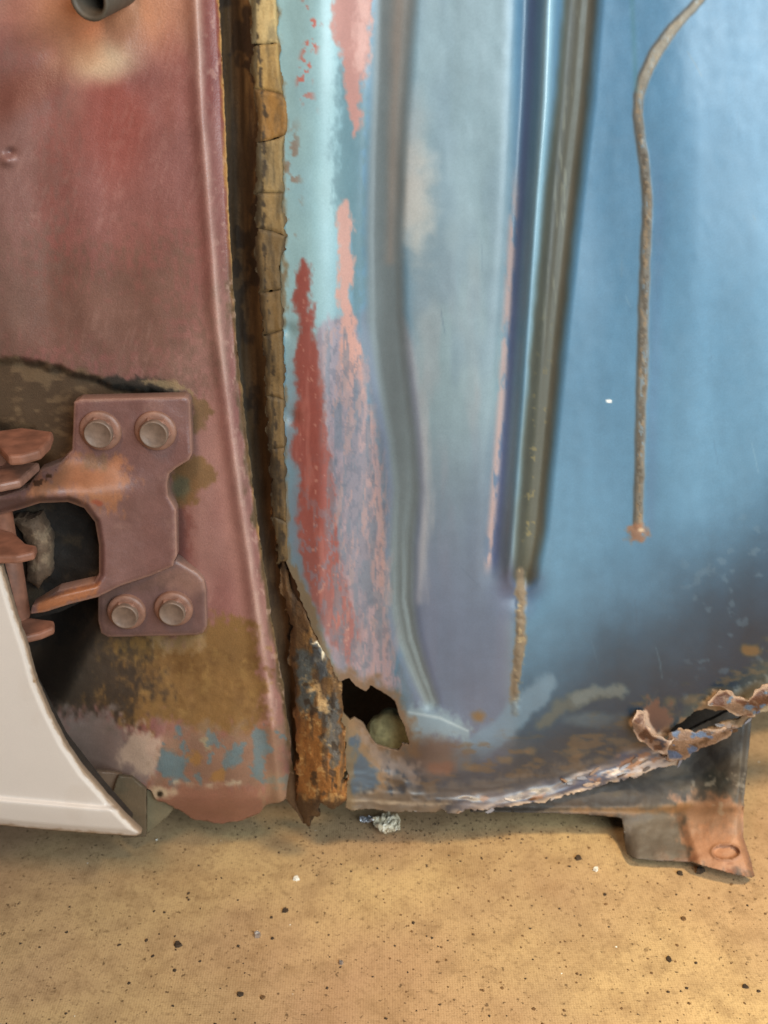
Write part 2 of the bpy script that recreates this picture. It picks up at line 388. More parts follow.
    P.poly([(175, 725), (184, 724), (182, 748), (176, 742)], teal, 1.8, 4, 8, op=.9)
    P.poly([(225, 755), (240, 745), (242, 756), (232, 770), (224, 768)], teal, 1.8, 4, 7, op=.9)
    P.poly([(254, 726), (262, 726), (270, 748), (262, 750), (264, 776), (255, 778), (252, 750)], teal, 1.8, 3.5, 7, op=.9)
    P.poly([(200, 735), (214, 738), (210, 752), (202, 748)], (150, 140, 112), 2, 4, 7, op=.8)
    P.speck(.42, 11, teal, mask=(sdp(u, v, low) > 0)*.8, seed=71, soft=.12)
    P.blob(195, 759, 8, 6, (150, 108, 60), .3, .5, 6, op=.8); P.blob(218, 776, 8, 6, (150, 108, 60), .3, .5, 6, op=.8)
    P.line([(175, 782, 2), (205, 788, 2.5), (240, 782, 2)], (176, 160, 136), 2, 3, 8, op=.8)
    P.poly([(140, 786), (290, 786), (300, 840), (140, 840)], (136, 92, 74), 6, 5, 30, op=.85)
    P.poly([(262, 776), (310, 770), (300, 840), (268, 840)], (150, 126, 98), 9, 4, 30, op=.5)
    P.blob(160, 793, 14, 6, (190, 170, 140), .5, .4, 8, op=.8); P.blob(160, 794, 3, 3, (30, 24, 18), .4)
    return P
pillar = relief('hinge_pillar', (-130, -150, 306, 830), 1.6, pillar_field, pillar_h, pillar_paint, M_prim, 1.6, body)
pillar['label'] = 'oxide red primed hinge pillar with ochre rust near its foot'

# channel behind the flange (dark gutter) and everything sealed into it
def chan_field(u, v):
    return sdp(u, v, [(205, -150), (300, -150), (303, 300), (300, 560), (312, 700), (320, 800), (316, 812), (310, 822), (303, 824), (297, 812), (280, 790), (262, 690), (240, 560), (222, 400), (212, 200)]) + 1.2*fbm(u, v, 10, 10, 81, 3)
def chan_h(u, v):
    e = interp(v, EDGE); x = u-e
    return -10 + 8.5*sstep(16, 30, x) - 3*np.exp(-((x-10)/7)**2) + .6*fbm(u, v, 5, 60, 82, 4) + 6*sstep(740, 800, v) + 4.5*sstep(480, 560, v)
def chan_paint(u, v):
    P = Paint(u, v, (88, 66, 42), .75); e = interp(v, EDGE); x = u-e
    P.mix(.7*sstep(-.3, .5, fbm(u, v, 6, 90, 83, 4)), (60, 44, 28))
    P.mix(.85*sstep(17, 24, x)*sstep(-.7, .3, fbm(u, v, 5, 60, 84))*(1-sstep(200, 420, v)*.7), (140, 112, 72))
    P.mix(.8*sstep(.2, .5, fbm(u, v, 20, 30, 85, 4)), (48, 36, 26))
    P.mix(.5*sstep(5, 1, x)*sstep(250, 350, v), (80, 72, 58))
    P.mix(.85*sstep(420, 560, v), (92, 66, 42)); P.mix(.6*sstep(420, 560, v)*sstep(0, .5, fbm(u, v, 7, 50, 86, 4)), (60, 42, 28))
    P.line([(278, 512, 1.5), (280, 540, 2), (283, 565, 3), (286, 585, 1.5), (293, 612, 2), (292, 640, 3)], (16, 12, 9), 1.5, 3, 7, rough=.9)
    return P
ch = relief('gutter_channel', (200, -150, 326, 830), 1.6, chan_field, chan_h, chan_paint, M_seal, 1.5, body)
ch['label'] = 'dark brown gutter between the red pillar and the blue panel'

# chunks of hardened sealer, each cracked off from the next
LE = [(250, -150), (250, 0), (251, 60), (257, 120), (255, 200), (256, 260), (262, 330), (267, 420), (272, 500), (276, 560)]
RI = [(276, -150), (277, 0), (279, 50), (282, 88), (289, 105), (288, 130), (283, 145), (284, 180), (283, 210), (286, 230), (281, 260), (283, 330), (285, 420), (286, 500), (290, 560)]
cuts = [-150, -60, 44, 92, 139, 193, 232, 291, 333, 398, 448, 520, 562]
sk = lambda i: (3.5, -2, 1, -3, 4, 0, -4, 2, 3, -2, 1, -3, 2)[i % 13]
for i in range(len(cuts)-1):
    a, b_ = cuts[i]-.7, cuts[i+1]+.7
    rnd = random.Random(i); mid = (a+b_)/2
    L0 = lambda y: float(np.interp(y, [p[1] for p in LE], [p[0] for p in LE]))
    R0 = lambda y: float(np.interp(y, [p[1] for p in RI], [p[0] for p in RI]))
    pts = [(L0(a)+rnd.uniform(-1, 2), a+sk(i)), ((L0(a)+R0(a))/2, a+sk(i)*.3), (R0(a), a-sk(i))]
    pts += [(R0(y), y) for y in np.linspace(a, b_, 6)[1:-1]]
    pts += [(R0(b_), b_-sk(i+1)), ((L0(b_)+R0(b_))/2, b_+sk(i+1)*.3), (L0(b_)-1, b_+sk(i+1))]
    pts += [(L0(y)+rnd.uniform(-1, 1.5), y) for y in np.linspace(b_, a, 6)[1:-1]]
    base = np.array([(204, 174, 116), (190, 158, 100), (178, 142, 84), (200, 172, 118)][rnd.randrange(4)], float)
    if i == 3: base = np.array((164, 116, 56.))
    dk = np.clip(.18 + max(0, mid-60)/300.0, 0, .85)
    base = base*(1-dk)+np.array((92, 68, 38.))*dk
    up = rnd.uniform(-.2, .25)
    def fld(u, v, pts=pts, i=i): return sdp(u, v, pts)+2.6*fbm(u, v, 8, 10, 90, 4)
    def hh(u, v, pts=pts, i=i, up=up):
        d = sdp(u, v, pts); return 4.6+.8*up+1.3*np.sqrt(np.clip(d, 0, 4)/4)+.5*fbm(u, v, 12, 30, 120+i, 3)
    def pp(u, v, pts=pts, i=i, base=base):
        P = Paint(u, v, base, .7); d = sdp(u, v, pts)
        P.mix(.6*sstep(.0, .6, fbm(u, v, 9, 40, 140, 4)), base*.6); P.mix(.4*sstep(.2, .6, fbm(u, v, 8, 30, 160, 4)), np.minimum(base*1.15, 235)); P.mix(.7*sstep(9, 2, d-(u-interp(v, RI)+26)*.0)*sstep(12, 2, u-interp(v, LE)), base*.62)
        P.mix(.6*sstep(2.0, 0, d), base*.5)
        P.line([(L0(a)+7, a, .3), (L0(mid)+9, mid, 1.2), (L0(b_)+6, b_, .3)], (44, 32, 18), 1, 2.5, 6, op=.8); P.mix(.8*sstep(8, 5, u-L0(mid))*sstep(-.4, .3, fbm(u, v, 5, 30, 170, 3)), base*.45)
        return P
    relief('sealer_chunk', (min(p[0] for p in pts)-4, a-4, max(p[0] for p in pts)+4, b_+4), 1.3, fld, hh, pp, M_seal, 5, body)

# ------------------------------------------------------------------ blue panel
BL = [(272, -150), (273, 0), (276, 60), (281, 100), (281, 200), (280, 300), (280, 400), (281, 500), (286, 560), (303, 604), (318, 642), (332, 680), (340, 712), (345, 745), (346, 800)]
HOLE1 = [(339, 690), (341, 681), (349, 678), (356, 686), (366, 692), (371, 685), (379, 690), (386, 694), (395, 701), (399, 715), (405, 728), (410, 745), (402, 743), (399, 751),
         (392, 750), (385, 748), (376, 745), (369, 734), (362, 722), (354, 717), (350, 720), (343, 714), (340, 705)]
HOLE2 = [(668, 737), (672, 728), (682, 722), (694, 711), (706, 708), (716, 711), (730, 709), (746, 714), (738, 719), (728, 721), (712, 727), (700, 733), (686, 739), (676, 742)]
def lowedge(u):
    return np.interp(u, [320, 345, 362, 400, 440, 485, 540, 585, 612, 632, 662, 681, 684, 700, 716, 735, 752, 768, 900, 1000],
                        [800, 806, 810, 812, 813, 811, 803, 790, 783, 777, 768, 761, 752, 748, 741, 731, 717, 707, 640, 600])
def rolledge(u):
    return np.interp(u, [320, 440, 540, 620, 700, 768, 900, 1000], [812, 812, 800, 776, 742, 706, 640, 600])
def blue_field(u, v):
    l = interp(v, BL)
    d = np.minimum(u-l, (lowedge(u)-v)*.95)
    d = d + 1.6*fbm(u, v, 12, 9, 201, 4)*sstep(530, 610, v)*1.6 + 2.0*fbm(u, v, 7, 7, 206, 3)*sstep(45, 8, lowedge(u)-v)
    h1 = sdp(u, v, HOLE1)+.6*fbm(u, v, 6, 6, 202, 3)
    h2 = sdp(u, v, HOLE2)+1.2*fbm(u, v, 6, 6, 203, 3)
    return np.minimum(np.minimum(d, -h1), -h2)
BEADX = [(551, -150), (549, 0), (545, 100), (536, 250), (527, 400), (518, 520), (514, 570), (512, 600)]
GRV = [(592, -150, 15), (580, 0, 15), (572, 100, 15), (560, 200, 15), (547, 330, 14), (537, 440, 13), (529, 530, 12), (524, 575, 8)]
SEAL = [(x_, y_, w_*.78) for (x_, y_, w_) in [(760, -110, 5), (720, -25, 5), (700, 0, 5), (672, 30, 7), (655, 55, 8), (644, 78, 7), (639, 95, 6), (638, 115, 6), (641, 140, 6), (645, 165, 6), (648, 205, 6), (646, 250, 6), (644, 300, 6), (643, 360, 7), (641, 420, 6), (640, 470, 6), (638, 525, 6)]]
STRIPE = [(398, -150, 20), (395, 0, 20), (391, 80, 19), (386, 160, 18), (384, 240, 18), (386, 320, 18), (393, 380, 17), (402, 440, 15), (406, 490, 14), (402, 545, 13), (401, 600, 13), (408, 640, 12), (418, 670, 10), (430, 702, 8)]
def blue_h(u, v):
    h = 3+0*u
    # convex left shoulder, valley, then broad field
    h = h + 5*np.exp(-((u-318)/30.)**2) - 5*np.exp(-((u-372+.00*v)/26.)**2)*(1-sstep(420, 640, v)*.5)
    h = h + 2.2*np.exp(-((u-325)/12.)**2)*sstep(300, 420, v)
    d, _ = sdl(u, v, STRIPE); h -= 1.6*sstep(-6, 9, d); h += .12*sstep(0, 6, d)*np.sin((u-interp(v, [(p[0], p[1]) for p in STRIPE]))*.75+.3)*sstep(500, 620, v)
    # bead and the groove right of it
    b_ = interp(v, BEADX); end = 1-sstep(545, 600, v)
    h = h + end*(6.5*np.exp(-(np.abs(u-b_)/8.5)**2.4))
    h -= end*3.5*np.exp(-((u-b_+23)/10.)**2)
    d, r = sdl(u, v, GRV); h -= 5.0*sstep(-10, 8, d)
    h += end*.25*sstep(-1, 6, d)*np.exp(-((u-interp(v, [(p[0], p[1]) for p in GRV])-2)/4.)**2)*2
    # sealer bead standing proud beside a shallow step
    d, _ = sdl(u, v, SEAL); h += (.38+.22*fbm(u, v, 6, 9, 211, 2))*sstep(-1, 4, d+.6*fbm(u, v, 8, 14, 212, 3))
    h += 2.0*sstep(4, -14, (u-interp(v, [(p[0], p[1]) for p in SEAL[5:]])))*sstep(560, 480, v)*0
    d, _ = sdl(u, v, [(521, 575, 4), (520, 640, 4), (516, 712, 4)]); h += (.6+.5*fbm(u, v, 5, 5, 213, 3))*sstep(-2, 3, d)
    h += .7*np.exp(-(((u-637)/8)**2+((v-532)/7)**2))
    # broad bulge of the right field; it rolls under towards the lower right
    q = (v-(lowedge(u)))            # 0 at the lower edge, negative above
    rr = np.clip((v-rolledge(u)+260-.28*35*np.logaddexp(0, (700-u)/35))/260, 0, 1)
    h += 6*sstep(590, 700, u)*1.0 - 30*rr**2.2*(.35+.65*sstep(380, 640, u))
    h += 10*np.exp(-(((u-470)/70.)**2+((v-520)/180.)**2))*.4
    # dents at the bead foot and lower left
    h -= 4*np.exp(-(((u-520)/22.)**2+((v-590)/20.)**2))
    h += 3.2*np.exp(-(((u-440)/26.)**2+((v-735)/22.)**2)) - 5*np.exp(-(((u-400)/24.)**2+((v-760)/18.)**2))
    h += .9*fbm(u, v, 90, 200, 214, 2)+.05*fbm(u, v, 14, 26, 215, 2)
    # puckers along the left edge
    h -= 2.2*np.exp(-(((u-288)/9.)**2+((v-330)/7.)**2)) + 2.2*np.exp(-(((u-292)/8.)**2+((v-418)/8.)**2))
    # crumpled torn lip
    lip = sstep(40, 8, -q)*sstep(400, 470, u)
    lip2 = sstep(30, 6, np.abs(v-(735-(u-690)*.25))+8)*sstep(615, 650, u)
    lp = np.clip(lip+lip2, 0, 1)
    h += lp*(1.4*ridged(u, q*1.0, 44, 16, 216, 3)+.25*fbm(u, q, 12, 7, 217, 2)) + 5*sstep(22, 2, -q)*sstep(420, 500, u)
    lf = sstep(60, 10, -q)*(1-sstep(400, 470, u))
    h += lf*1.0*ridged(u, v, 30, 14, 218, 3)
    return h
def blue_paint(u, v):
    P = Paint(u, v, (84, 126, 156), .40)
    P.mix(sstep(640, 380, u)*.35, (112, 138, 148))
    P.mix((1-sstep(330, 366, u))*.9, (150, 182, 184), .40)
    P.mix((1-sstep(335, 362, u))*sstep(300, 560, v)*.85, (92, 108, 118), .4)
    P.mix(.25*sstep(-.2, .7, fbm(u, v, 90, 200, 301, 3)), (92, 134, 166))
    # darker paint low on the right, deepened with shade of the rolled-under curve
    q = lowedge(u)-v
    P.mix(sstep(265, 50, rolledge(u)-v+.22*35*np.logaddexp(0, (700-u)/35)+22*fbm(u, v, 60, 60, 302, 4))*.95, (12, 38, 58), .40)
    # lilac grey haze in the middle field
    hz = sstep(398, 425, u)*(1-sstep(500, 522, u+.0*v))
    P.mix(hz*.75, (140, 154, 154), .38)
    P.mix(hz*sstep(-.3, .5, fbm(u, v, 30, 190, 303, 4))*.4*sstep(150, 420, v), (160, 150, 152))
    P.mix(hz*sstep(.0, .6, fbm(u, v, 40, 120, 304, 3))*.5, (108, 128, 142))
    P.mix(hz*sstep(360, 640, v)*.8, (82, 94, 120))
    P.mix(hz*(1-sstep(150, 330, v))*.4, (118, 144, 156))
    P.blob(411, 198, 20, 48, (196, 190, 180), .8, .35, 16, op=.75, seed=305)
    P.blob(410, 150, 14, 60, (176, 172, 168), .8, .2, 20, op=.5)
    P.line([(402, 320, 1), (408, 350, 5), (416, 400, 5), (422, 450, 6), (424, 520, 6), (418, 600, 5)], (172, 164, 164), 6, 4, 10, 50, op=.6)
    # teal grey valley
    P.poly([(336, 60), (362, 40), (366, 300), (352, 330), (340, 210), (334, 150)], (92, 122, 130), 6, 5, 18, 60, op=.8)
    # pale to lilac zone between valley and foot
    P.poly([(318, 330), (352, 300), (372, 430), (386, 520), (386, 620), (400, 690), (345, 690), (320, 640), (318, 460)], (150, 132, 142), 6, 6, 14, 60, op=.85, rough=.5)
    # grey brushed stripe
    P.line([(p[0]-15, p[1], 12) for p in STRIPE[5:-2]], (112, 118, 130), 6, 2, 14, 60, op=.8, rough=.5)
    P.line(STRIPE, (104, 116, 120), 5, 1.5, 20, 90, rough=.5)
    P.line([(402, -150, 8), (400, 0, 8), (394, 120, 6), (390, 260, 3)], (132, 122, 114), 7, 2, 20, 90, op=.75)
    d, _ = sdl(u, v, STRIPE)
    P.mix(sstep(0, 4, d)*sstep(-.1, .5, np.sin((u-interp(v, [(p[0], p[1]) for p in STRIPE]))*.6+1.6*fbm(u, v, 20, 90, 306)))*sstep(440, 600, v)*.3, (140, 158, 166))
    P.mix(.35*np.exp(-((d+2)/4.)**2)*sstep(300, 400, v), (84, 98, 128))
    # pink primer showing through
    pink = (178, 120, 108)
    P.poly([(331, -160), (374, -160), (371, 0), (367, 60), (362, 100), (359, 130), (353, 138), (347, 100), (341, 60), (333, 20)], pink, 3, 3, 9, 20, op=.95, rough=.6)
    P.poly([(350, -160), (374, -160), (370, 0), (366, 70), (358, 70)], (206, 160, 148), 5, 3, 10, 30, op=.7)
    P.poly([(338, 212), (345, 200), (347, 210), (353, 222), (353, 265), (350, 300), (355, 325), (364, 370), (366, 400), (356, 390), (342, 390), (340, 310), (336, 305), (339, 260)], (194, 142, 128), 2.6, 3.0, 6, 14, op=.95, rough=.6)
    P.poly([(352, 380), (362, 380), (372, 430), (382, 500), (386, 560), (384, 640), (376, 640), (368, 580), (360, 480)], (160, 134, 130), 4, 6, 9, 50, op=.85, rough=.6)
    P.poly([(338, 380), (364, 370), (378, 480), (384, 600), (394, 690), (352, 690), (340, 540)], (156, 130, 132), 6, 12, 9, 50, op=.65, rough=.55, seed=307)
    P.poly([(338, 390), (360, 390), (372, 480), (376, 600), (360, 660), (345, 560)], (104, 108, 122), 6, 14, 5, 22, op=.6, rough=.5, seed=308)
    red = (138, 66, 56)
    RED = [(302, 260), (308, 264), (313, 316), (319, 360), (324, 420), (332, 470), (338, 540), (350, 600), (360, 640), (350, 668), (330, 640), (312, 600), (303, 560), (298, 520), (303, 470), (291, 456),
           (298, 400), (296, 350), (299, 322), (291, 306), (296, 275)]
    d = sdp(u, v, RED)+3.2*fbm(u, v, 9, 16, 350, 4)+2.2*fbm(u, v, 3.5, 6, 351, 3)
    P.mix(sstep(-14, 10, d)*sstep(300, 420, v)*.55, (140, 100, 100), .55)                 # thin feathered ring of primer
    P.mix(sstep(-3, 3, d)*(1-.55*sstep(500, 680, v)), red, .62)
    P.mix(sstep(-1, 3, d)*sstep(.0, .6, fbm(u, v, 7, 60, 352, 4))*.55*sstep(300, 380, v), (172, 104, 92), .6)
    P.mix(sstep(-2, 3, d)*sstep(.25, .55, fbm(u, v, 4, 9, 353, 4))*.7*sstep(430, 560, v), (120, 108, 118), .5)
    P.mix(sstep(2, 6, d)*sstep(.72, .85, fbm(u, v, 4, 5, 354, 3))*.4, (206, 160, 140), .5)
    # scratchy remains of blue over the pink field right of it
    fld = sstep(-10, 8, sdp(u, v, [(322, 330), (352, 310), (366, 390), (384, 480), (392, 620), (402, 690), (348, 694), (330, 620), (326, 460)]))
    P.mix(fld*sstep(.05, .25, fbm(u, v, 4, 24, 355, 5))*.55, (98, 110, 124), .45)
    P.mix(fld*sstep(.15, .35, fbm(u+.1*v, v, 5, 26, 356, 5))*.45*(1-.5*sstep(520, 690, v)), (176, 134, 124), .6)
    P.mix(fld*sstep(.30, .42, fbm(u, v, 3, 7, 357, 4))*.35, (84, 92, 108), .5)
    m = sstep(11, 3, np.abs(u-309-5*np.sin(v*.06)))*(1-sstep(80, 120, v))
    P.mix(m*sstep(.28, .42, fbm(u, v, 7, 8, 309, 4)), (176, 96, 84), .7)
    m = sstep(14, 2, np.abs(u-292))*sstep(110, 150, v)*(1-sstep(220, 250, v))
    P.mix(m*sstep(.15, .4, fbm(u, v, 8, 10, 310, 4))*.8, (132, 108, 92), .7)
    # bead flank: navy line with pink scrape
    b_ = interp(v, BEADX); end = 1-sstep(555, 580, v)
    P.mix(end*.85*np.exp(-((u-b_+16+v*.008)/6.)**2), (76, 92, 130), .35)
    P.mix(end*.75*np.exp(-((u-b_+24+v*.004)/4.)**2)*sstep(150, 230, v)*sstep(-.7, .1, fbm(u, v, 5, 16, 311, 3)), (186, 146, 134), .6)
    P.mix(end*.6*np.exp(-((u-b_-1)/6.)**2)*(1-sstep(150, 480, v)*.6), (186, 214, 218), .22)  # pale cyan highlight painted on the bead crest
    P.blob(517, 590, 20, 22, (54, 60, 88), .8, .2, 20, op=.6)
    # groove packed with dirty sealer
    P.line([(p[0], p[1], p[2]+1) for p in GRV], (74, 74, 62), 5, 1, 9, 30, rough=.6)
    P.line([(p[0]+11, p[1], 2) for p in GRV], (108, 100, 86), 5, 2, 8, 40, op=.6)
    P.line([(p[0]-7, p[1], 3) for p in GRV], (52, 54, 48), 5, 2, 8, 40, op=.7)
    d, _ = sdl(u, v, GRV)
    P.mix(sstep(3, 8, d)*sstep(.5, .75, fbm(u, v, 6, 6, 312, 3))*sstep(260, 460, v)*.7, (120, 106, 66), .8)
    P.mix(sstep(6, 10, d)*sstep(.3, .8, fbm(u, v, 4, 30, 313, 3))*.4*(1-sstep(250, 400, v)), (136, 136, 118))
    P.line([(521, 572, 4), (521, 640, 4.5), (515, 690, 4.5), (515, 712, 4)], (112, 96, 76), 2, 2.5, 7, 9, rough=.8)
    P.mix(sstep(-3, 2, sdl(u, v, [(521, 572, 4), (521, 640, 4), (515, 712, 4)])[0])*sstep(.45, .7, fbm(u, v, 5, 5, 314, 3))*.7, (160, 140, 104))
    # sealer run
    d, _ = sdl(u, v, SEAL); d = d+.6*fbm(u, v, 8, 14, 212, 3); P.mix(sstep(-1.5, 1.5, d), (104, 98, 88), .8); P.mix(sstep(0, 2, d)*sstep(.3, .5, fbm(u, v, 6, 12, 318, 4))*.6, (104, 128, 146), .5)
    P.mix(sstep(0, 3, d)*sstep(.1, .5, fbm(u, v, 5, 8, 316, 4))*.6, (142, 114, 80))
    P.mix(sstep(0, 3, d)*sstep(.05, .4, fbm(u, v, 4, 6, 317, 4))*.7*sstep(60, 180, v), (74, 64, 52))
    P.mix(.7*np.exp(-(d/1.6)**2)*(u < interp(v, [(p[0], p[1]) for p in SEAL])), (58, 58, 54), .8)
    P.mix(sstep(0, 3, d)*sstep(130, 60, v)*.6, (172, 164, 148))
    P.line([(632, -150, 2), (632, 0, 2), (636, 90, 2)], (74, 120, 132), 3, op=.6)
    P.mix(.3*np.exp(-((d+7)/6.)**2)*(u > interp(v, [(p[0], p[1]) for p in SEAL]))*sstep(120, 200, v), (80, 106, 140))
    P.blob(637, 532, 11, 8, (138, 98, 74), .5, .6, 6, op=.9, rough=.85); P.blob(641, 530, 3, 2, (180, 156, 130), .5)
    P.blob(609, 401, 3, 1.8, (240, 240, 236), .3)
    # lower brush strokes of grey coating
    P.line([(540, 725, 6), (560, 708, 6), (585, 696, 6), (620, 690, 5)], (96, 94, 84), 4, 4, 9, op=.6)
    P.line([(575, 700, 4), (600, 690, 5), (622, 690, 5)], (108, 122, 128), 4, 4, 9, op=.5)
    P.blob(596, 720, 26, 8, (84, 100, 110), .5, .3, 12, op=.6); P.blob(512, 745, 24, 7, (72, 82, 92), .5, .3, 12, op=.5, ang=8)
    P.line([(430, 772, 6), (455, 762, 9), (480, 746, 12), (510, 722, 13), (535, 696, 13), (547, 684, 10)], (102, 128, 148), 4, 3.0, 14, op=.78, rough=.42)
    P.poly([(400, 720), (408, 706), (430, 706), (455, 716), (474, 730), (462, 740), (440, 738), (415, 748), (402, 742)], (120, 140, 152), 5, 3.5, 14, op=.85, rough=.42)
    P.line([(408, 712, .8), (440, 718, 1.4), (468, 731, .8)], (160, 176, 184), 1.5, op=.8)
    # brown grime and rust along the bottom
    P.mix(sstep(80, 34, q+8*fbm(u, v, 30, 14, 320, 4))*.88*(1-sstep(640, 700, u)), (46, 50, 60), .42)
    P.mix(sstep(82, 60, q+14*fbm(u, v, 26, 10, 321, 4))*sstep(.1, .6, fbm(u, v, 18, 8, 322, 4))*.6, (100, 72, 46), .7)
    P.blob(433, 758, 26, 18, (98, 76, 66), .6, .3, 12, op=.9, rough=.7); P.blob(440, 768, 14, 6, (110, 72, 56), .5, .3, 8, op=.7)
    P.blob(479, 716, 6, 5, (112, 90, 66), .8, .3, 6); P.blob(752, 650, 10, 6, (100, 78, 54), .4, .3, 8); 
    for (x, y) in ((470, 768), (505, 760), (530, 752), (575, 752), (620, 742), (640, 722), (655, 712), (670, 702), (690, 700), (720, 690), (600, 762)):
        P.blob(x, y, random.uniform(5, 11), random.uniform(3, 5), (112, 82, 50), .7, .4, 6, op=.6, rough=.85)
    # scuffs on dark paint
    P.speck(.55, 12, (118, 134, 148), mask=sstep(250, 150, q)*sstep(640, 720, u)*.28, soft=.3, seed=323)
    # rust around hole 1, blue remnants beneath
    h1 = -sdp(u, v, HOLE1)
    P.mix(sstep(16, 2, h1+6*fbm(u, v, 9, 9, 324, 4))*.9, (112, 82, 54), .85)
    P.poly([(330, 700), (345, 712), (362, 730), (380, 752), (390, 790), (330, 800)], (132, 100, 66), 5, 6, 12, op=.85, rough=.8)
    P.poly([(346, 742), (356, 738), (364, 760), (376, 772), (380, 790), (352, 793), (344, 775)], (62, 82, 100), 3, 6, 10, op=.95, rough=.45)
    P.poly([(360, 728), (372, 740), (395, 758), (420, 765), (415, 780), (390, 775), (372, 760)], (134, 116, 106), 4, 5, 10, op=.7)
    P.poly([(338, 796), (380, 788), (420, 797), (450, 802), (440, 820), (338, 820)], (124, 104, 84), 5, 6, 12, op=.75, rough=.6); P.line([(350, 800, 1), (400, 803, 1.6), (450, 804, 1)], (176, 158, 136), 1.5, 2, 12, op=.7)
    P.poly([(380, 792), (520, 776), (600, 758), (560, 780), (500, 796), (430, 804)], (92, 82, 76), 6, 4, 12, op=.6, rough=.5)
    # torn bright lip
    lip = sstep(24, 8, q-8*sstep(560, 610, u)-5*fbm(u, v, 30, 14, 325, 3))*sstep(440, 500, u)*(1-sstep(690, 705, u))
    P.mix(lip*.9, (110, 102, 106), .5)
    P.mix(lip*sstep(-.1, .35, fbm(u+q, q, 34, 6, 326, 3)), (184, 168, 160), .5)
    P.mix(lip*sstep(.1, .45, fbm(u+q, q, 26, 6, 327, 3))*.85, (70, 76, 98), .45)
    P.mix(lip*sstep(.3, .5, fbm(u, q, 18, 6, 328, 3))*.8, (150, 104, 74), .6)
    P.mix(sstep(5, 1, q)*sstep(430, 480, u)*.8*sstep(-.3, .3, fbm(u, v, 12, 12, 329)), (214, 186, 158), .4)
    # hole 2 surround: peeled pink and white primer, rust
    P.poly([(640, 706), (655, 700), (668, 706), (674, 716), (668, 730), (655, 735), (644, 728)], (96, 62, 46), 4, 5, 8, rough=.85)
    P.poly([(664, 730), (690, 715), (706, 704), (740, 702), (757, 712), (752, 722), (720, 738), (690, 752), (672, 748)], (120, 82, 52), 3, 5, 9, rough=.85)
    P.line([(634, 722, 4), (640, 716, 4), (642, 738, 3), (656, 740, 3), (664, 736, 4)], (222, 192, 168), 1.8, 3, 7, rough=.5)
    P.line([(645, 712, 2), (648, 728, 2.5), (658, 738, 2), (666, 734, 2)], (214, 180, 156), 1.2, 1.5, 6, rough=.5)
    P.poly([(664, 738), (676, 728), (694, 734), (696, 746), (684, 756), (668, 752)], (206, 166, 136), 2, 3, 7, rough=.45)
    P.poly([(664, 738), (670, 732), (678, 742), (672, 752)], (108, 128, 156), 2, 3, 6)
    P.poly([(712, 730), (730, 722), (736, 728), (718, 740)], (198, 148, 130), 2, 3, 7, rough=.5)
    P.line([(704, 702, 3), (715, 694, 4), (730, 700, 3), (748, 702, 5), (762, 694, 6), (776, 690, 6)], (224, 190, 160), 2, 3, 8, rough=.5)
    P.poly([(722, 696), (738, 688), (756, 684), (768, 678), (790, 670), (790, 700), (765, 690), (750, 700)], (108, 128, 144), 2, 4, 9, rough=.4)
    P.poly([(716, 704), (752, 706), (760, 714), (740, 718)], (134, 78, 50), 2, 4, 8, rough=.85)
    P.mix(sstep(60, 30, q+6*fbm(u, v, 12, 9, 331, 4))*sstep(650, 700, u)*.5, (118, 102, 72), .7)
    # edge of the sheet where it meets the sealer
    P.mix(sstep(7, 1, (u-interp(v, BL))+5*fbm(u, v, 7, 14, 330, 4)-4*sstep(520, 600, v))*.85, (112, 88, 56), .8)
    for k in range(24):
        rn = random.Random(900+k); x, y = rn.uniform(410, 760), rn.uniform(-60, 740); a = rn.gauss(1.45, .35); L = rn.uniform(6, 34)
        if lowedge(x)-y < 40: continue
        sel = (np.abs(u-x) < 40) & (np.abs(v-y) < 40)
        d_, _ = sdl(u[sel], v[sel], [(x-L*cos(a)/2, y-L*sin(a)/2, .2), (x+rn.uniform(-1, 1), y, .5), (x+L*cos(a)/2, y+L*sin(a)/2, .2)])
        m_ = np.zeros(len(u)); m_[sel] = sstep(-.9, .5, d_)*rn.uniform(.08, .25); P.mix(m_, rn.choice([(160, 180, 190), (50, 70, 92), (150, 130, 112)]))
    P.streak(.035, 22, 200, 332)
    return P
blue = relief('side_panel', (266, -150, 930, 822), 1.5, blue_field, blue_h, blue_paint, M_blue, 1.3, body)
blue['label'] = 'worn blue painted sheet metal panel with pressed bead and torn rusty lower edge'

def plate(name, pts, hf, pf, step=1.8, th=2, mat=M_hinge, seed=440, nz=.5):
    xs = [p[0] for p in pts]; ys = [p[1] for p in pts]
    return relief(name, (min(xs)-3, min(ys)-3, max(xs)+3, max(ys)+3), step, lambda u, v: sdp(u, v, pts)+nz*fbm(u, v, 9, 9, seed, 3), hf, pf, mat, th, body)
def flap(pts, hf, cols, seed, label):
    def fp(u, v):
        P = Paint(u, v, cols[0], .45); d = sdp(u, v, pts)
        P.mix(sstep(-.1, .3, fbm(u, v, 12, 9, seed, 3)), cols[1]); P.mix(sstep(.25, .5, fbm(u, v, 9, 7, seed+3, 3)), cols[2])
        P.mix(.8*sstep(2.5, .5, d), cols[3]); return P
    o = plate('torn_flap', pts, hf, fp, 1.1, .5, M_rust, seed, 2.6); o['label'] = label
def base_h(u, v): return blue_h(u, v)
flap([(630, 722), (638, 713), (645, 712), (646, 724), (653, 735), (664, 739), (672, 741), (666, 752), (654, 752), (644, 744), (636, 736)],
     lambda u, v: base_h(u, v)*0-7+2.5*np.exp(-((v-732-.7*(u-650))/8.)**2), [(60, 56, 66), (128, 100, 84), (84, 54, 40), (184, 158, 138)], 451, 'peeled pink and navy curl left of the torn slot')
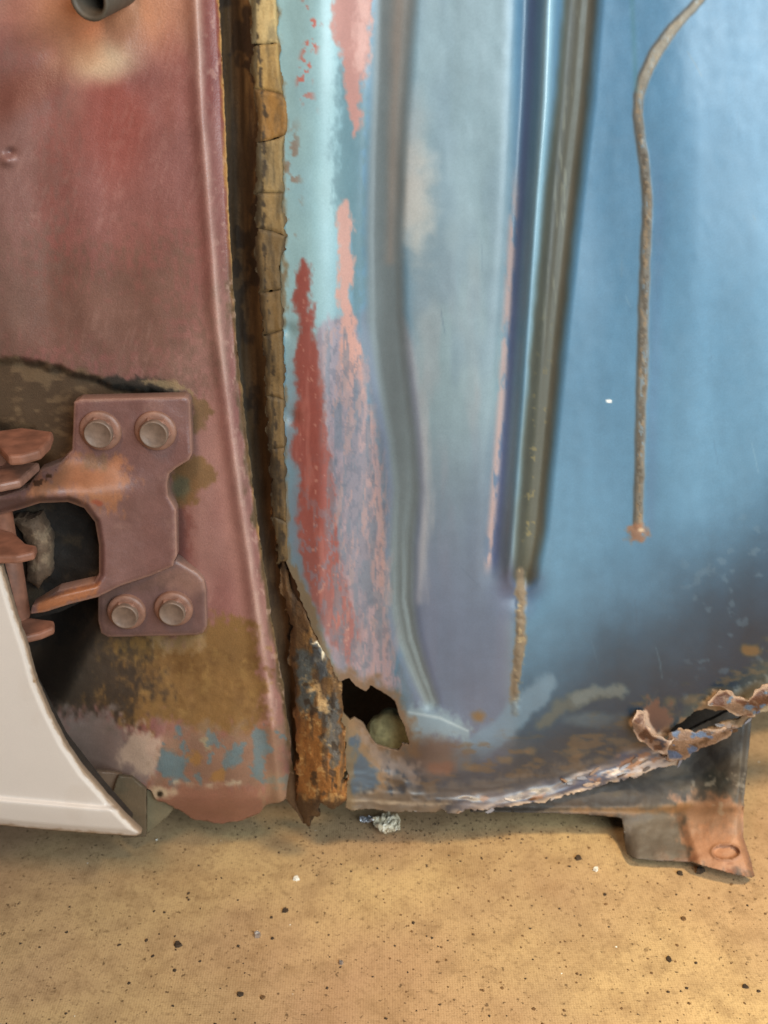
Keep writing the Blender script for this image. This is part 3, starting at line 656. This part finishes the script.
flap([(664, 742), (668, 732), (680, 727), (694, 731), (702, 728), (716, 731), (734, 724), (740, 728), (716, 744), (698, 752), (682, 760), (668, 760)],
     lambda u, v: -10+3.5*np.sqrt(np.clip(sdp(u, v, [(660, 745), (668, 730), (694, 728), (740, 722), (742, 732), (700, 754), (668, 764)]), 0, 12)/12), [(118, 90, 70), (80, 56, 38), (76, 90, 116), (168, 138, 114)], 455, 'curled peach and blue flap under the torn slot')
flap([(706, 706), (716, 694), (726, 690), (735, 697), (748, 700), (758, 690), (780, 680), (784, 696), (768, 706), (752, 718), (738, 716), (722, 708)],
     lambda u, v: -7+2*np.exp(-((v-702+.2*(u-740))/8.)**2), [(120, 94, 76), (84, 52, 36), (80, 98, 118), (176, 148, 124)], 459, 'ragged peach edge of paint above the torn slot at the right')
def flakes(name, n, seed):
    """thin curled flakes of paint and primer clinging to the torn lower edge"""
    rn = random.Random(seed); uu = []; vv = []; hh = []; fs = []; cc = []
    pal = [(176, 164, 158), (140, 118, 104), (84, 92, 114), (104, 72, 52), (80, 58, 42), (140, 140, 148), (110, 98, 92), (180, 156, 138)]
    for i in range(n):
        x = rn.choice((rn.uniform(450, 690), rn.uniform(560, 770), rn.uniform(630, 770)))
        le = float(lowedge(x)); y = le-abs(rn.gauss(0, 7 if x < 600 else 13))+1.5
        sl = float(lowedge(x+6)-lowedge(x-6))/12; L = rn.uniform(2.5, 9)*(1 if x > 470 else .7); W = rn.uniform(.8, 2.4); t = rn.gauss(0, .35)
        ca, sa = cos(math.atan(sl)+t), sin(math.atan(sl)+t); b0 = len(uu); up = rn.uniform(.1, 1.0); c = rn.choice(pal); k = rn.randint(5, 7)
        for j in range(k):
            a = 2*pi*j/k; q = rn.uniform(.55, 1.15); dx, dy = L*q*cos(a), W*q*sin(a)
            uu.append(x+dx*ca-dy*sa); vv.append(y+dx*sa+dy*ca); hh.append(up*(dx/L+1)*.6+.25); cc.append(c)
        fs.append(tuple(range(b0, b0+k)))
    u, v, h = np.array(uu), np.array(vv), np.array(hh)
    X, Y, Z = at(u, v, D0-(blue_h(u, v)+h)*.001)
    me = bpy.data.meshes.new(name); me.from_pydata(np.stack([X, Y, Z], 1).tolist(), [], fs); me.update()
    a = me.color_attributes.new('Tint', 'FLOAT_COLOR', 'POINT'); a.data.foreach_set('color', np.concatenate([lin(np.array(cc, float)), np.ones((len(cc), 1))], 1).ravel().astype(np.float32))
    a = me.attributes.new('Rgh', 'FLOAT', 'POINT'); a.data.foreach_set('value', np.full(len(cc), .42, np.float32))
    o = link(name, me, M_hinge); adopt(o, body); md = o.modifiers.new('thick', 'SOLIDIFY'); md.thickness = .0003; o['kind'] = 'stuff'
    o['label'] = 'flaking paint and primer along the torn lower edge of the blue panel'
flakes('flaking_paint', 34, 12)
# rusted-out foot of the gutter
FOOT = [(272, 512), (284, 520), (287, 560), (291, 590), (306, 606), (318, 640), (332, 662), (340, 690), (343, 720), (345, 745), (344, 780), (348, 800), (334, 808),
        (322, 806), (318, 814), (312, 818), (309, 824), (304, 822), (298, 806), (295, 780), (296, 730), (294, 680), (290, 660), (292, 630), (284, 600), (281, 560), (276, 540)]
def foot_h(u, v):
    d = sdp(u, v, FOOT)
    return 0.5+8.0*sstep(283, 325, u)*sstep(520, 580, v)+3.0*np.sqrt(np.clip(d, 0, 5)/5)*sstep(500, 620, v)+.9*fbm(u, v, 16, 22, 402, 3)+.3*fbm(u, v, 7, 9, 403, 3) + 3*sstep(640, 760, v)*sstep(300, 330, u) - 5*sstep(800, 824, v)
def foot_paint(u, v):
    P = Paint(u, v, (96, 68, 38), .75)
    P.mix(sstep(-.2, .5, fbm(u, v, 16, 26, 404, 4))*.7, (84, 58, 32))
    P.mix(sstep(690, 740, v)*.85, (150, 96, 44), .6); P.poly([(320, 700), (338, 700), (344, 760), (330, 770)], (72, 86, 98), 3, 8, 9, op=.7)
    P.mix(sstep(.2, .7, fbm(u, v, 10, 30, 405, 4))*.5, (154, 114, 62)); P.mix(sstep(.1, .5, fbm(u, v, 6, 40, 408, 4))*.6, (60, 44, 30))
    P.poly([(296, 650), (312, 655), (316, 700), (306, 720), (298, 700)], (74, 84, 88), 3, 5, 9, op=.85, rough=.5)
    P.poly([(310, 640), (326, 650), (330, 676), (320, 680), (312, 660)], (66, 74, 82), 2, 4, 7, op=.85, rough=.5)
    P.line([(312, 644, 1.2), (318, 642, 1.6), (323, 650, 1.6), (322, 660, 1)], (222, 206, 176), 1, 1, 5, rough=.3)
    P.line([(308, 690, 2), (318, 690, 4), (326, 712, 4)], (206, 168, 116), 2, 3, 6, op=.8)
    P.speck(.5, 5, (196, 160, 108), mask=sstep(640, 700, v)*.5, soft=.12, seed=406, rough=.3)
    P.speck(.5, 9, (52, 38, 26), mask=.7, soft=.15, seed=407)
    P.poly([(290, 795), (350, 800), (340, 830), (290, 830)], (66, 46, 30), 6, 5, 12, op=.85)
    return P
ft = relief('rusted_foot', (266, 508, 352, 828), 1.2, lambda u, v: sdp(u, v, FOOT)+3.6*fbm(u, v, 10, 12, 401, 4), foot_h, foot_paint, M_rust, 3, body)
ft['label'] = 'orange flaking rust at the foot of the gutter'

# inner structure seen through the holes
def dk_paint(u, v):
    P = Paint(u, v, (30, 25, 21), .9); P.mix(.6*sstep(-.2, .6, fbm(u, v, 30, 30, 411, 4)), (48, 36, 26)); return P
relief('inner_panel', (300, 560, 900, 800), 6, lambda u, v: sdp(u, v, [(306, 565), (900, 560), (900, 640), (760, 700), (700, 740), (600, 785), (480, 802), (330, 800)]),
       lambda u, v: -85+0*u+4*fbm(u, v, 60, 60, 412, 2), dk_paint, M_rust, 2, body)['label'] = 'dark inner panel behind the rust holes'

# lower bracket
BRK = [(470, 800), (560, 770), (690, 730), (752, 700), (751, 724), (748, 760), (744, 800), (743, 836), (750, 858), (755, 876), (752, 878), (735, 875), (712, 868), (692, 862),
       (660, 861), (632, 858), (626, 852), (624, 832), (622, 818), (580, 814), (540, 813), (500, 812), (470, 812)]
def brk_h(u, v):
    edge = np.interp(v, [700, 720, 800, 836, 858, 878], [754, 751, 744, 743, 750, 756])
    h = -40+0*u
    h += -9*np.exp(-((u-690)/50.)**2)*(1-sstep(800, 830, v))                          # hollow web
    h += 26*sstep(735, 812, v) + 26*sstep(812, 878, v)*sstep(600, 640, u) + 3*sstep(806, 818, v)
    h += 7*sstep(690, 735, u)*sstep(700, 740, v)*(1-sstep(820, 860, v)*.5)            # web turns to the camera on the right
    fx = np.interp(v, [800, 815, 862], [676, 680, 694]); h += 4.0*sstep(-7, 7, u-fx)*sstep(800, 822, v) # fold between flap and tab
    h -= 3.0*sstep(7, 1, edge-u)                                                       # rolled right edge
    el = ((u-726)/14.)**2+((v-852)/7.5)**2
    h += 1.0*np.exp(-((np.sqrt(el)-1)/.13)**2) - 1.8*sstep(1.0, .8, el)
    h += 1.0*np.exp(-((v-812)/4.)**2) + .5*fbm(u, v, 30, 30, 421, 3) + .2*fbm(u, v, 8, 8, 422, 3)
    return h
def brk_paint(u, v):
    P = Paint(u, v, (70, 58, 48), .6)
    P.mix(sstep(610, 700, u)*.4, (80, 80, 76))
    P.mix(.6*sstep(0, .5, fbm(u, v, 26, 20, 423, 4)), (50, 44, 40))
    P.poly([(622, 812), (680, 806), (700, 866), (622, 862)], (92, 82, 72), 6, 4, 14, op=.8)
    P.poly([(676, 800), (720, 798), (744, 806), (760, 880), (692, 866), (684, 830)], (158, 114, 86), 6, 7, 14, rough=.6)
    P.poly([(668, 812), (700, 790), (742, 800), (742, 830), (690, 834)], (132, 104, 84), 10, 8, 16, op=.7)
    P.line([(560, 811, 2), (640, 812, 3), (690, 806, 4)], (126, 92, 60), 3, 4, 9, op=.7)
    P.blob(716, 784, 14, 12, (36, 40, 40), .5, .4, 8, op=.7); P.speck(.45, 7, (170, 160, 146), mask=((u > 690) & (v > 770) & (v < 815))*.4, soft=.2, seed=424)
    P.mix(np.exp(-((u-np.interp(v, [800, 836, 858, 878], [745, 743, 750, 755]))/3.)**2)*sstep(820, 840, v)*.7, (92, 60, 42))
    el = np.sqrt(((u-726)/14.)**2+((v-852)/7.5)**2); P.mix(.5*np.exp(-((el-1)/.15)**2), (112, 72, 48))
    P.mix(.6*sstep(845, 862, v-.15*(u-690))*sstep(640, 700, u)*sstep(0, .5, fbm(u, v, 12, 8, 425, 3)), (120, 74, 50))
    return P
bk = relief('body_mount_bracket', (466, 696, 762, 882), 1.4, lambda u, v: sdp(u, v, BRK)+.5*fbm(u, v, 8, 8, 420, 3), brk_h, brk_paint, M_hinge, 2.0, body)
bk['label'] = 'dark steel mounting bracket with rusty holed tab'

# sill ends by the white door: two folded olive plates
def olive_paint(u, v):
    P = Paint(u, v, (92, 78, 60), .6); P.mix(.5*sstep(0, .5, fbm(u, v, 20, 26, 431, 4)), (70, 64, 50)); return P
plate('sill_end', [(50, 768), (100, 772), (122, 774), (116, 790), (112, 800), (104, 812), (50, 812)], lambda u, v: 2-.10*(u-120), lambda u, v: Paint(u, v, (104, 84, 68), .6))
plate('sill_end', [(118, 776), (132, 778), (146, 790), (146, 836), (124, 838), (90, 820), (110, 804)], lambda u, v: 6+.05*(v-800), olive_paint)
plate('sill_end', [(147, 790), (160, 796), (176, 806), (168, 816), (147, 834)], lambda u, v: 0-.12*(u-147), lambda u, v: Paint(u, v, (108, 98, 76), .6))

# hose stub poking out of the pillar, top left
def lathe(name, prof, n, loc, axis, mat, parent, roll=0, smooth=True):
    """profile of (radius, height) turned about axis"""
    from mathutils import Vector
    q = Vector(axis).to_track_quat('Z', 'Y'); vs = []; fs = []
    for (r, z) in prof:
        for k in range(n):
            a = 2*pi*(k+roll)/n; p = q @ Vector((r*cos(a), r*sin(a), z)); vs.append((p.x+loc[0], p.y+loc[1], p.z+loc[2]))
    for i in range(len(prof)-1):
        for k in range(n):
            fs.append((i*n+k, i*n+(k+1) % n, (i+1)*n+(k+1) % n, (i+1)*n+k))
    fs.append(tuple(range((len(prof)-1)*n, len(prof)*n)))
    me = bpy.data.meshes.new(name); me.from_pydata(vs, [], fs)
    if smooth: me.polygons.foreach_set('use_smooth', [True]*len(fs))
    me.update(); o = link(name, me, mat)
    if parent: adopt(o, parent)
    return o
p = at(95., -4., D0-.012)
M_hose = plain('grey_rubber', (84, 74, 62), .6, nsc=200, amt=.2)
lathe('hose_stub', [(.0078, -.02), (.0078, .004), (.0074, .0048), (.0062, .0046), (.0058, .003), (.0056, -.012)], 28, (p[0], p[1], p[2]), (-.35, -1, -.25), M_hose, body)['label'] = 'short grey hose stub poking out of the red pillar'

# khaki foam lump inside the first hole
def lump(name, c, r, mat, parent, seed):
    import bmesh
    bm = bmesh.new(); bmesh.ops.create_icosphere(bm, subdivisions=4, radius=1)
    for v in bm.verts:
        n = float(fbm(np.array([v.co.x*40+v.co.z*13+200]), np.array([v.co.y*40+v.co.z*31+200]), 26, None, seed, 3)[0])
        v.co = (v.co.x*r[0]*(1+.12*n)+c[0], v.co.y*r[1]*(1+.12*n)+c[1], v.co.z*r[2]*(1+.12*n)+c[2])
    for f in bm.faces: f.smooth = True
    me = bpy.data.meshes.new(name); bm.to_mesh(me); bm.free(); o = link(name, me, mat); adopt(o, parent); return o
p = at(392., 738., D0+.026)
lump('foam_lump', p, (.014, .012, .018), M_khaki, body, 7)['label'] = 'khaki foam lump showing through the rust hole'

# ------------------------------------------------------------------ door hinge
hinge = empty('door_hinge', (at(140., 500., D0)[0], D0, at(140., 500., D0)[2]))
tag(hinge, 'primed steel door hinge held by four bolts on the red pillar', 'hinge')
def relief_h(*a, **k):
    return relief(*a[:8], k.get('th', 4), hinge)
LOWP = [(98, 588), (130, 570), (176, 560), (198, 573), (204, 580), (206, 590), (207, 626), (203, 633), (196, 635), (108, 637), (101, 633), (98, 620)]
def lowp_h(u, v):
    d = sdp(u, v, LOWP); return 3.0+1.2*np.sqrt(np.clip(d, 0, 4)/4)+.15*fbm(u, v, 20, 20, 501, 3)
def lowp_paint(u, v):
    P = Paint(u, v, (106, 78, 74), .42); P.mix(.5*sstep(0, .6, fbm(u, v, 22, 22, 502, 4)), (104, 74, 68))
    P.blob(186, 580, 24, 14, (150, 112, 96), .6, .3, 10, op=.6); P.poly([(96, 580), (170, 580), (120, 600), (110, 640), (96, 640)], (94, 70, 62), 10, op=.6)
    d = sdp(u, v, LOWP); P.mix(.5*sstep(3, 0, d), (176, 138, 118)); return P
relief('lower_plate', (94, 556, 211, 641), 1.2, lambda u, v: sdp(u, v, LOWP), lowp_h, lowp_paint, M_hinge, 6, hinge)
UP = [(74, 402), (80, 399), (184, 396.5), (188, 398), (190, 402), (192, 454), (189, 460), (176, 468), (169, 474), (167, 484), (168, 496), (173, 504), (176, 510), (177, 556), (174, 561), (173, 566),
      (150, 576), (120, 586), (98, 597), (70, 604), (45, 612), (30, 614), (32, 606), (58, 590), (84, 584), (94, 582), (99, 574), (99, 545), (95, 522), (84, 508), (68, 502), (40, 503), (18, 510), (-30, 522),
      (-30, 500), (0, 496), (26, 488), (40, 470), (60, 462), (72, 450), (73, 430)]
def up_h(u, v):
    d = sdp(u, v, UP)
    h = 5.0+1.3*np.sqrt(np.clip(d, 0, 4)/4)
    # the plate swells forward to the arched knuckle carrier on the left
    h += 15*sstep(150, 40, u)*sstep(455, 500, v)
    h += 4*np.exp(-((v-490)/16.)**2)*sstep(170, 90, u)
    cav = sdp(u, v, [(0, 515), (40, 503), (68, 502), (84, 508), (95, 522), (99, 545), (99, 574), (94, 582), (60, 590), (0, 610)])
    h -= 3.2*sstep(-7, 0, cav)
    h += 1.2*fbm(u, v, 50, 60, 503, 2)+.12*fbm(u, v, 12, 12, 504, 3)
    return h
def up_paint(u, v):
    P = Paint(u, v, (118, 84, 78), .40)
    P.mix(.5*sstep(-.1, .6, fbm(u, v, 26, 40, 505, 4)), (112, 76, 70)); P.mix(.35*sstep(.1, .6, fbm(u, v, 30, 24, 506, 4)), (152, 116, 104))
    P.poly([(30, 480), (70, 460), (120, 462), (130, 480), (112, 510), (98, 505), (70, 495), (30, 500)], (166, 106, 68), 9, 8, 16, op=.75, rough=.6)
    P.poly([(82, 455), (108, 456), (108, 470), (84, 470)], (110, 82, 58), 3, 2, 6, op=.6)
    P.poly([(34, 600), (92, 580), (99, 584), (96, 594), (40, 616)], (164, 100, 62), 4, 3, 9, op=.85)
    P.speck(.45, 7, (70, 42, 26), mask=(sdp(u, v, [(30, 468), (58, 470), (60, 484), (34, 486)]) > 0)*.9, soft=.12, seed=507)
    P.blob(98, 503, 5, 3, (150, 74, 52), .4, .4, 5, op=.8)
    P.poly([(-40, 500), (40, 496), (76, 498), (96, 520), (100, 545), (94, 545), (86, 516), (66, 506), (30, 508), (-40, 524)], (84, 62, 54), 3, op=.7)
    d = sdp(u, v, UP); P.mix(.55*sstep(2.6, .4, d), (184, 144, 124)); return P
relief('hinge_leaf', (-34, 392, 196, 618), 1.2, lambda u, v: sdp(u, v, UP), up_h, up_paint, M_hinge, 6, hinge)
# dark box behind the arch with the pivot lump inside
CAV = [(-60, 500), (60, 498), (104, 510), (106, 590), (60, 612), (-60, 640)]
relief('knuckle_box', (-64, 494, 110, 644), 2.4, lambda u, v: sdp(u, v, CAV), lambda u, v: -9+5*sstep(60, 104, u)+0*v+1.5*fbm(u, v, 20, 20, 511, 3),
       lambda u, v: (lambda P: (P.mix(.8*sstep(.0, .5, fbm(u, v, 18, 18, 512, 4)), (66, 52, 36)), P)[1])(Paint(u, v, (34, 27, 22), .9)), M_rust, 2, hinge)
PIV = [(14, 520), (40, 516), (50, 540), (50, 575), (38, 588), (26, 580), (28, 548)]
relief('pivot_pin', (8, 510, 58, 594), 1.6, lambda u, v: sdp(u, v, PIV)+2*fbm(u, v, 10, 10, 513, 3), lambda u, v: -2+7*np.sqrt(np.clip(sdp(u, v, PIV), 0, 14)/14)+1.0*fbm(u, v, 10, 10, 514, 3),
       lambda u, v: (lambda P: (P.mix(.6*sstep(.0, .5, fbm(u, v, 9, 9, 515, 4)), (150, 126, 100)), P)[1])(Paint(u, v, (100, 78, 60), .8)), M_rust, 6, hinge)
# horizontal knuckle straps (real plates lying level, seen from above)
def strap(name, top, ref, Yref, th, mat, parent, bev=.0012):
    import bmesh
    z = at(ref[0], ref[1], Yref)[2]
    bm = bmesh.new(); tv = [bm.verts.new(atz(u, v, z)) for (u, v) in top]
    f = bm.faces.new(tv); bm.normal_update()
    if f.normal.z < 0: f.normal_flip()
    r = bmesh.ops.extrude_face_region(bm, geom=[f]); vv = [g for g in r['geom'] if isinstance(g, bmesh.types.BMVert)]
    for v in vv: v.co.z -= th
    bmesh.ops.recalc_face_normals(bm, faces=bm.faces[:])
    bmesh.ops.bevel(bm, geom=bm.edges[:], offset=bev, segments=2, affect='EDGES', profile=.5)
    me = bpy.data.meshes.new(name); bm.to_mesh(me); bm.free()
    o = link(name, me, mat); adopt(o, parent); return o
strap('knuckle_strap', [(-40, 432), (0, 430), (22, 427), (53, 431), (50, 440), (40, 450), (22, 455), (8, 456), (-4, 443), (-40, 443)], (20., 440.), D0-.026, .0045, M_arm, hinge)
strap('knuckle_strap', [(-40, 466), (0, 462), (12, 460), (40, 462), (20, 480), (0, 484), (-40, 486)], (10., 470.), D0-.020, .004, M_hinge if False else M_bolt, hinge)
strap('knuckle_strap', [(-40, 534), (0, 528), (14, 532), (26, 543), (37, 545), (34, 552), (16, 556), (-2, 556), (-40, 558)], (10., 540.), D0-.028, .004, M_arm, hinge)
strap('knuckle_strap', [(5, 622), (30, 617), (54, 620), (54, 627), (40, 633), (22, 637), (5, 640)], (20., 625.), D0-.020, .004, M_arm, hinge)

p = at(2., 520., D0-.012)
lathe('knuckle_barrel', [(.0052, -.05), (.0058, -.048), (.0058, -.018), (.0050, -.017), (.0050, .012), (.0058, .013), (.0058, .034), (.0052, .036)], 28, (p[0], p[1], p[2]), (0, 0, 1), M_arm, hinge)
# bolts
def make_bolt(x, y, h):
    px, py, pz = at(float(x), float(y), D0-h*.001)
    s = .00044
    b_ = lathe('bolt', [(15.4*s, 0), (16.0*s, .0003), (16.0*s, .0030), (15.0*s, .0040), (13.2*s, .0044), (0.01*s, .0044)], 6, (px, py, pz), (0, -1, 0), M_bolt, hinge, roll=random.random(), smooth=False)
    md = b_.modifiers.new('bevel', 'BEVEL'); md.width = .0009; md.segments = 3
    wsh = lathe('washer', [(20*s, -.003), (20.5*s, .0010), (19.6*s, .0019), (16*s, .0022), (10*s, .0022)], 40, (px, py, pz), (0, -1, 0), M_bolt, None)
    wsh.parent = b_
    fc = lathe('bolt_face', [(14.0*s, .0034), (14.0*s, .0052), (13.4*s, .0060), (12.4*s, .0061), (11.6*s, .0057), (.2*s, .0057)], 32, (px, py, pz), (0, -1, 0), M_face, None)
    fc.parent = b_
    return b_
for (x, y, h) in ((101, 430, 6.9), (156, 430, 6.9), (127, 611, 4.6), (174, 608, 4.6)): make_bolt(x, y, h)

# ------------------------------------------------------------------ white door corner, lower left
door = empty('white_door', (at(-60., 800., .41)[0], .41, 0.0))
tag(door, 'lower corner of a pale white painted door with curved edge, left of the rusty pillar', 'door')
DOOR = [(-150, 560), (-20, 560), (1, 566), (8, 590), (18, 622), (28, 652), (36, 682), (48, 710), (64, 742), (84, 772), (104, 794), (124, 816), (142, 833), (136, 836), (90, 833), (40, 829), (0, 825), (-150, 815)]
def door_h(u, v):
    d = sdp(u, v, DOOR); cre = np.interp(u, [-150, 0, 100], [790, 799, 808])
    h = 36 + 2.2*sstep(0, 7, d)
    h += 2.6*sstep(-4, 3, v-cre) - 1.6*sstep(3, 30, v-cre) + .4*fbm(u, v, 120, 120, 601, 2)
    h -= .03*(v-700)
    return h
def door_paint(u, v):
    P = Paint(u, v, (216, 204, 194), .35)
    P.mix(.25*sstep(.1, .7, fbm(u, v, 40, 40, 604, 5)), (206, 190, 176)); d = sdp(u, v, DOOR)
    P.mix(.8*sstep(3.2, .6, d+.9*fbm(u, v, 6, 6, 602, 3)), (146, 118, 92), .6)
    P.mix(.9*(np.hypot(u-34, v-681) < 2.0), (150, 120, 90)); return P
relief('door_skin', (-154, 556, 148, 842), 1.5, lambda u, v: sdp(u, v, DOOR)+.5*fbm(u, v, 7, 7, 603, 3)*(v < 800), door_h, door_paint, M_door, 3.0, door)
DB = [(-150, 562), (-20, 562), (-3, 572), (12, 630), (30, 690), (60, 748), (98, 796), (130, 832), (90, 830), (0, 822), (-150, 812)]
relief('door_inner', (-154, 556, 148, 842), 3, lambda u, v: sdp(u, v, DB), lambda u, v: 28+0*u, lambda u, v: Paint(u, v, (60, 48, 38), .8), M_rust, 12, door)

# ------------------------------------------------------------------ chips and crumbs on the floor
def chip_mesh(name, seed, r, mat, flat=.35):
    import bmesh
    rn = random.Random(seed); bm = bmesh.new(); n = rn.choice((5, 6, 7))
    ring = [(r*rn.uniform(.6, 1.15)*cos(2*pi*k/n), r*rn.uniform(.6, 1.15)*sin(2*pi*k/n)) for k in range(n)]
    lo = [bm.verts.new((x, y, 0)) for x, y in ring]; hi = [bm.verts.new((x*.8, y*.8, r*flat*rn.uniform(.7, 1.6))) for x, y in ring]
    bm.faces.new(hi); bm.faces.new(lo[::-1])
    for k in range(n): bm.faces.new((lo[k], lo[(k+1) % n], hi[(k+1) % n], hi[k]))
    me = bpy.data.meshes.new(name); bm.to_mesh(me); bm.free(); me.materials.append(mat); return me
def chip(name, u, v, rpx, mat, label, cat, seed, flat=.4):
    group = {'paint_chip': 'white paint chips on the mat', 'metal_flake': 'silver flakes on the mat'}.get(name, 'crumbs of rust on the mat')
    p = atz(float(u), float(v), 0.0); o = link(name, chip_mesh(name, seed, rpx*.00045, mat, flat), None)
    z = -.0022 + .0022*float(fbm(np.array([p[0]*1000]), np.array([p[1]*1000]), 160, None, 5, 3)[0])
    o.location = (p[0], p[1], z+.0001); o.rotation_euler = (0, 0, seed)
    tag(o, label, cat, group)
chip('paint_chip', 296, 875, 4.2, M_chipw, 'small white paint chip on the mat, below the rusted foot of the gutter', 'paint chip', 1, flat=.7)
chip('paint_chip', 596, 868, 3.8, M_chipw, 'white paint chip on the mat left of the mounting bracket', 'paint chip', 2, flat=.7)
chip('metal_flake', 257, 933, 4.2, M_chips, 'shiny silver flake on the mat, lower left of the white chip', 'metal flake', 3, flat=.9)
chip('metal_flake', 341, 958, 3.4, M_chips, 'silver grey flake near the bottom edge of the photo, right of the brightest flake', 'metal flake', 4, flat=.8)
chip('rust_crumb', 578, 856, 5.0, M_chipd, 'round dark crumb just left of the white chip by the bracket', 'rust crumb', 5)
chip('rust_crumb', 178, 942, 5.0, M_chipd, 'dark flat crumb alone on the left half of the mat', 'rust crumb', 6)
chip('rust_crumb', 285, 907, 4.0, M_chipd, 'dark crumb between the white chip and the silver flake', 'rust crumb', 7)
chip('rust_crumb', 272, 935, 2.6, M_chipd, 'tiny dark crumb touching distance right of the silver flake', 'rust crumb', 8)
chip('rust_crumb', 240, 991, 4.0, M_chipd, 'dark crumb near the bottom edge, left of centre', 'rust crumb', 9)
chip('rust_crumb', 262, 994, 3.6, M_chipb, 'lighter brown crumb beside the dark one near the bottom edge', 'rust crumb', 10)
chip('rust_crumb', 669, 956, 4.2, M_chipd, 'dark crumb on the bright mat below the bracket flap', 'rust crumb', 11)
chip('rust_crumb', 684, 917, 3.8, M_chipb, 'brown crumb on the bright mat straight under the bracket tab fold', 'rust crumb', 12)
chip('rust_crumb', 746, 984, 3.6, M_chipd, 'dark crumb in the lower right corner of the mat', 'rust crumb', 13)
chip('rust_crumb', 605, 892, 2.6, M_chipd, 'tiny dark crumb below the white chip by the bracket', 'rust crumb', 14)
chip('rust_crumb', 700, 870, 6.5, M_chipd, 'dark clump under the rusty bracket tab', 'rust crumb', 15, flat=.8)  # dark clump at the bracket foot
chip('rust_crumb', 680, 873, 4.0, M_chipd, 'dark grain left of the clump under the bracket', 'rust crumb', 16, flat=.8)
# plastic scrap and curled flakes lying below the torn lip
def scrap(name, u0, v0, wpx, hpx, lift, mat, label, cat, seed):
    """a crumpled bit of foil or film: a creased sheet lying on the mat"""
    n = 16; g = np.linspace(-1, 1, n); A, B = np.meshgrid(g, g, indexing='ij'); A = A.ravel(); B = B.ravel()
    c = atz(float(u0), float(v0), 0.0); k = .00052
    rr = 1-.22*fbm(A*30+50, B*30+50, 22, None, seed, 2)
    z = lift+k*wpx*.42*np.abs(fbm(A*30+90, B*30+90, 13, None, seed+4, 3))
    x = c[0]+A*wpx*k*rr*np.sqrt(1-.45*B*B); y = c[1]+B*hpx*k*1.6*rr*np.sqrt(1-.45*A*A)
    idx = np.arange(n*n).reshape(n, n); q = np.stack([idx[:-1, :-1], idx[1:, :-1], idx[1:, 1:], idx[:-1, 1:]], -1).reshape(-1, 4)
    me = bpy.data.meshes.new(name); me.from_pydata(np.stack([x, y, z], 1).tolist(), [], q.tolist()); me.update(); o = link(name, me, mat)
    md = o.modifiers.new('thick', 'SOLIDIFY'); md.thickness = .0003; tag(o, label, cat)
M_clear = plain('clear_flake', (206, 192, 166), .2, 0, nsc=300, amt=.2, bump=1)
scrap('sealer_scrap', 388, 824, 15, 9, 0, M_clear, 'crumpled shiny pale scrap on the mat under the torn lip', 'scrap', 3)
scrap('sealer_scrap', 368, 820, 9, 3, 0, M_chips, 'small silvery scrap at the foot, left of the crumpled pale scrap', 'scrap', 4)

def crumbs(name, n, mat, region, rlo, rhi, seed):
    rn = random.Random(seed); vs = []; fs = []
    for i in range(n):
        u, v = region(rn); p = atz(u, v, 0); r = rlo+(rhi-rlo)*rn.random()**3
        z = -.0022 + .0022*float(fbm(np.array([p[0]*1000]), np.array([p[1]*1000]), 160, None, 5, 3)[0])
        k = rn.choice((4, 5, 6)); b0 = len(vs)
        for j in range(k):
            a = 2*pi*j/k+rn.random()*.5; q = r*rn.uniform(.6, 1.2); vs.append((p[0]+q*cos(a), p[1]+q*sin(a), z))
        vs.append((p[0], p[1], z+r*rn.uniform(.4, .9)))
        for j in range(k): fs.append((b0+j, b0+(j+1) % k, b0+k))
    me = bpy.data.meshes.new(name); me.from_pydata(vs, [], fs); me.update()
    return link(name, me, mat)
reg = lambda rn: (rn.uniform(-100, 880), 700+ 340*rn.random()**.8)
near = lambda rn: (rn.gauss(420, 90), 812+abs(rn.gauss(0, 22)))
rig = lambda rn: (rn.uniform(380, 800), rn.uniform(820, 1030))
tag(crumbs('dark_grit', 520, M_chipd, reg, .00022, .0012, 1), 'fine dark grit scattered over the tan mat', 'grit', kind='stuff')
tag(crumbs('brown_grit', 420, M_chipb, rig, .0002, .0011, 2), 'brown rust grit scattered over the right part of the mat', 'grit', kind='stuff')
tag(crumbs('rust_dust', 700, M_chipd, near, .00018, .0008, 3), 'dark rust dust fallen under the torn lip', 'grit', kind='stuff')
tag(crumbs('pale_grit', 26, M_chipw, reg, .0003, .0008, 4), 'sparse pale grit on the tan mat', 'grit', kind='stuff')
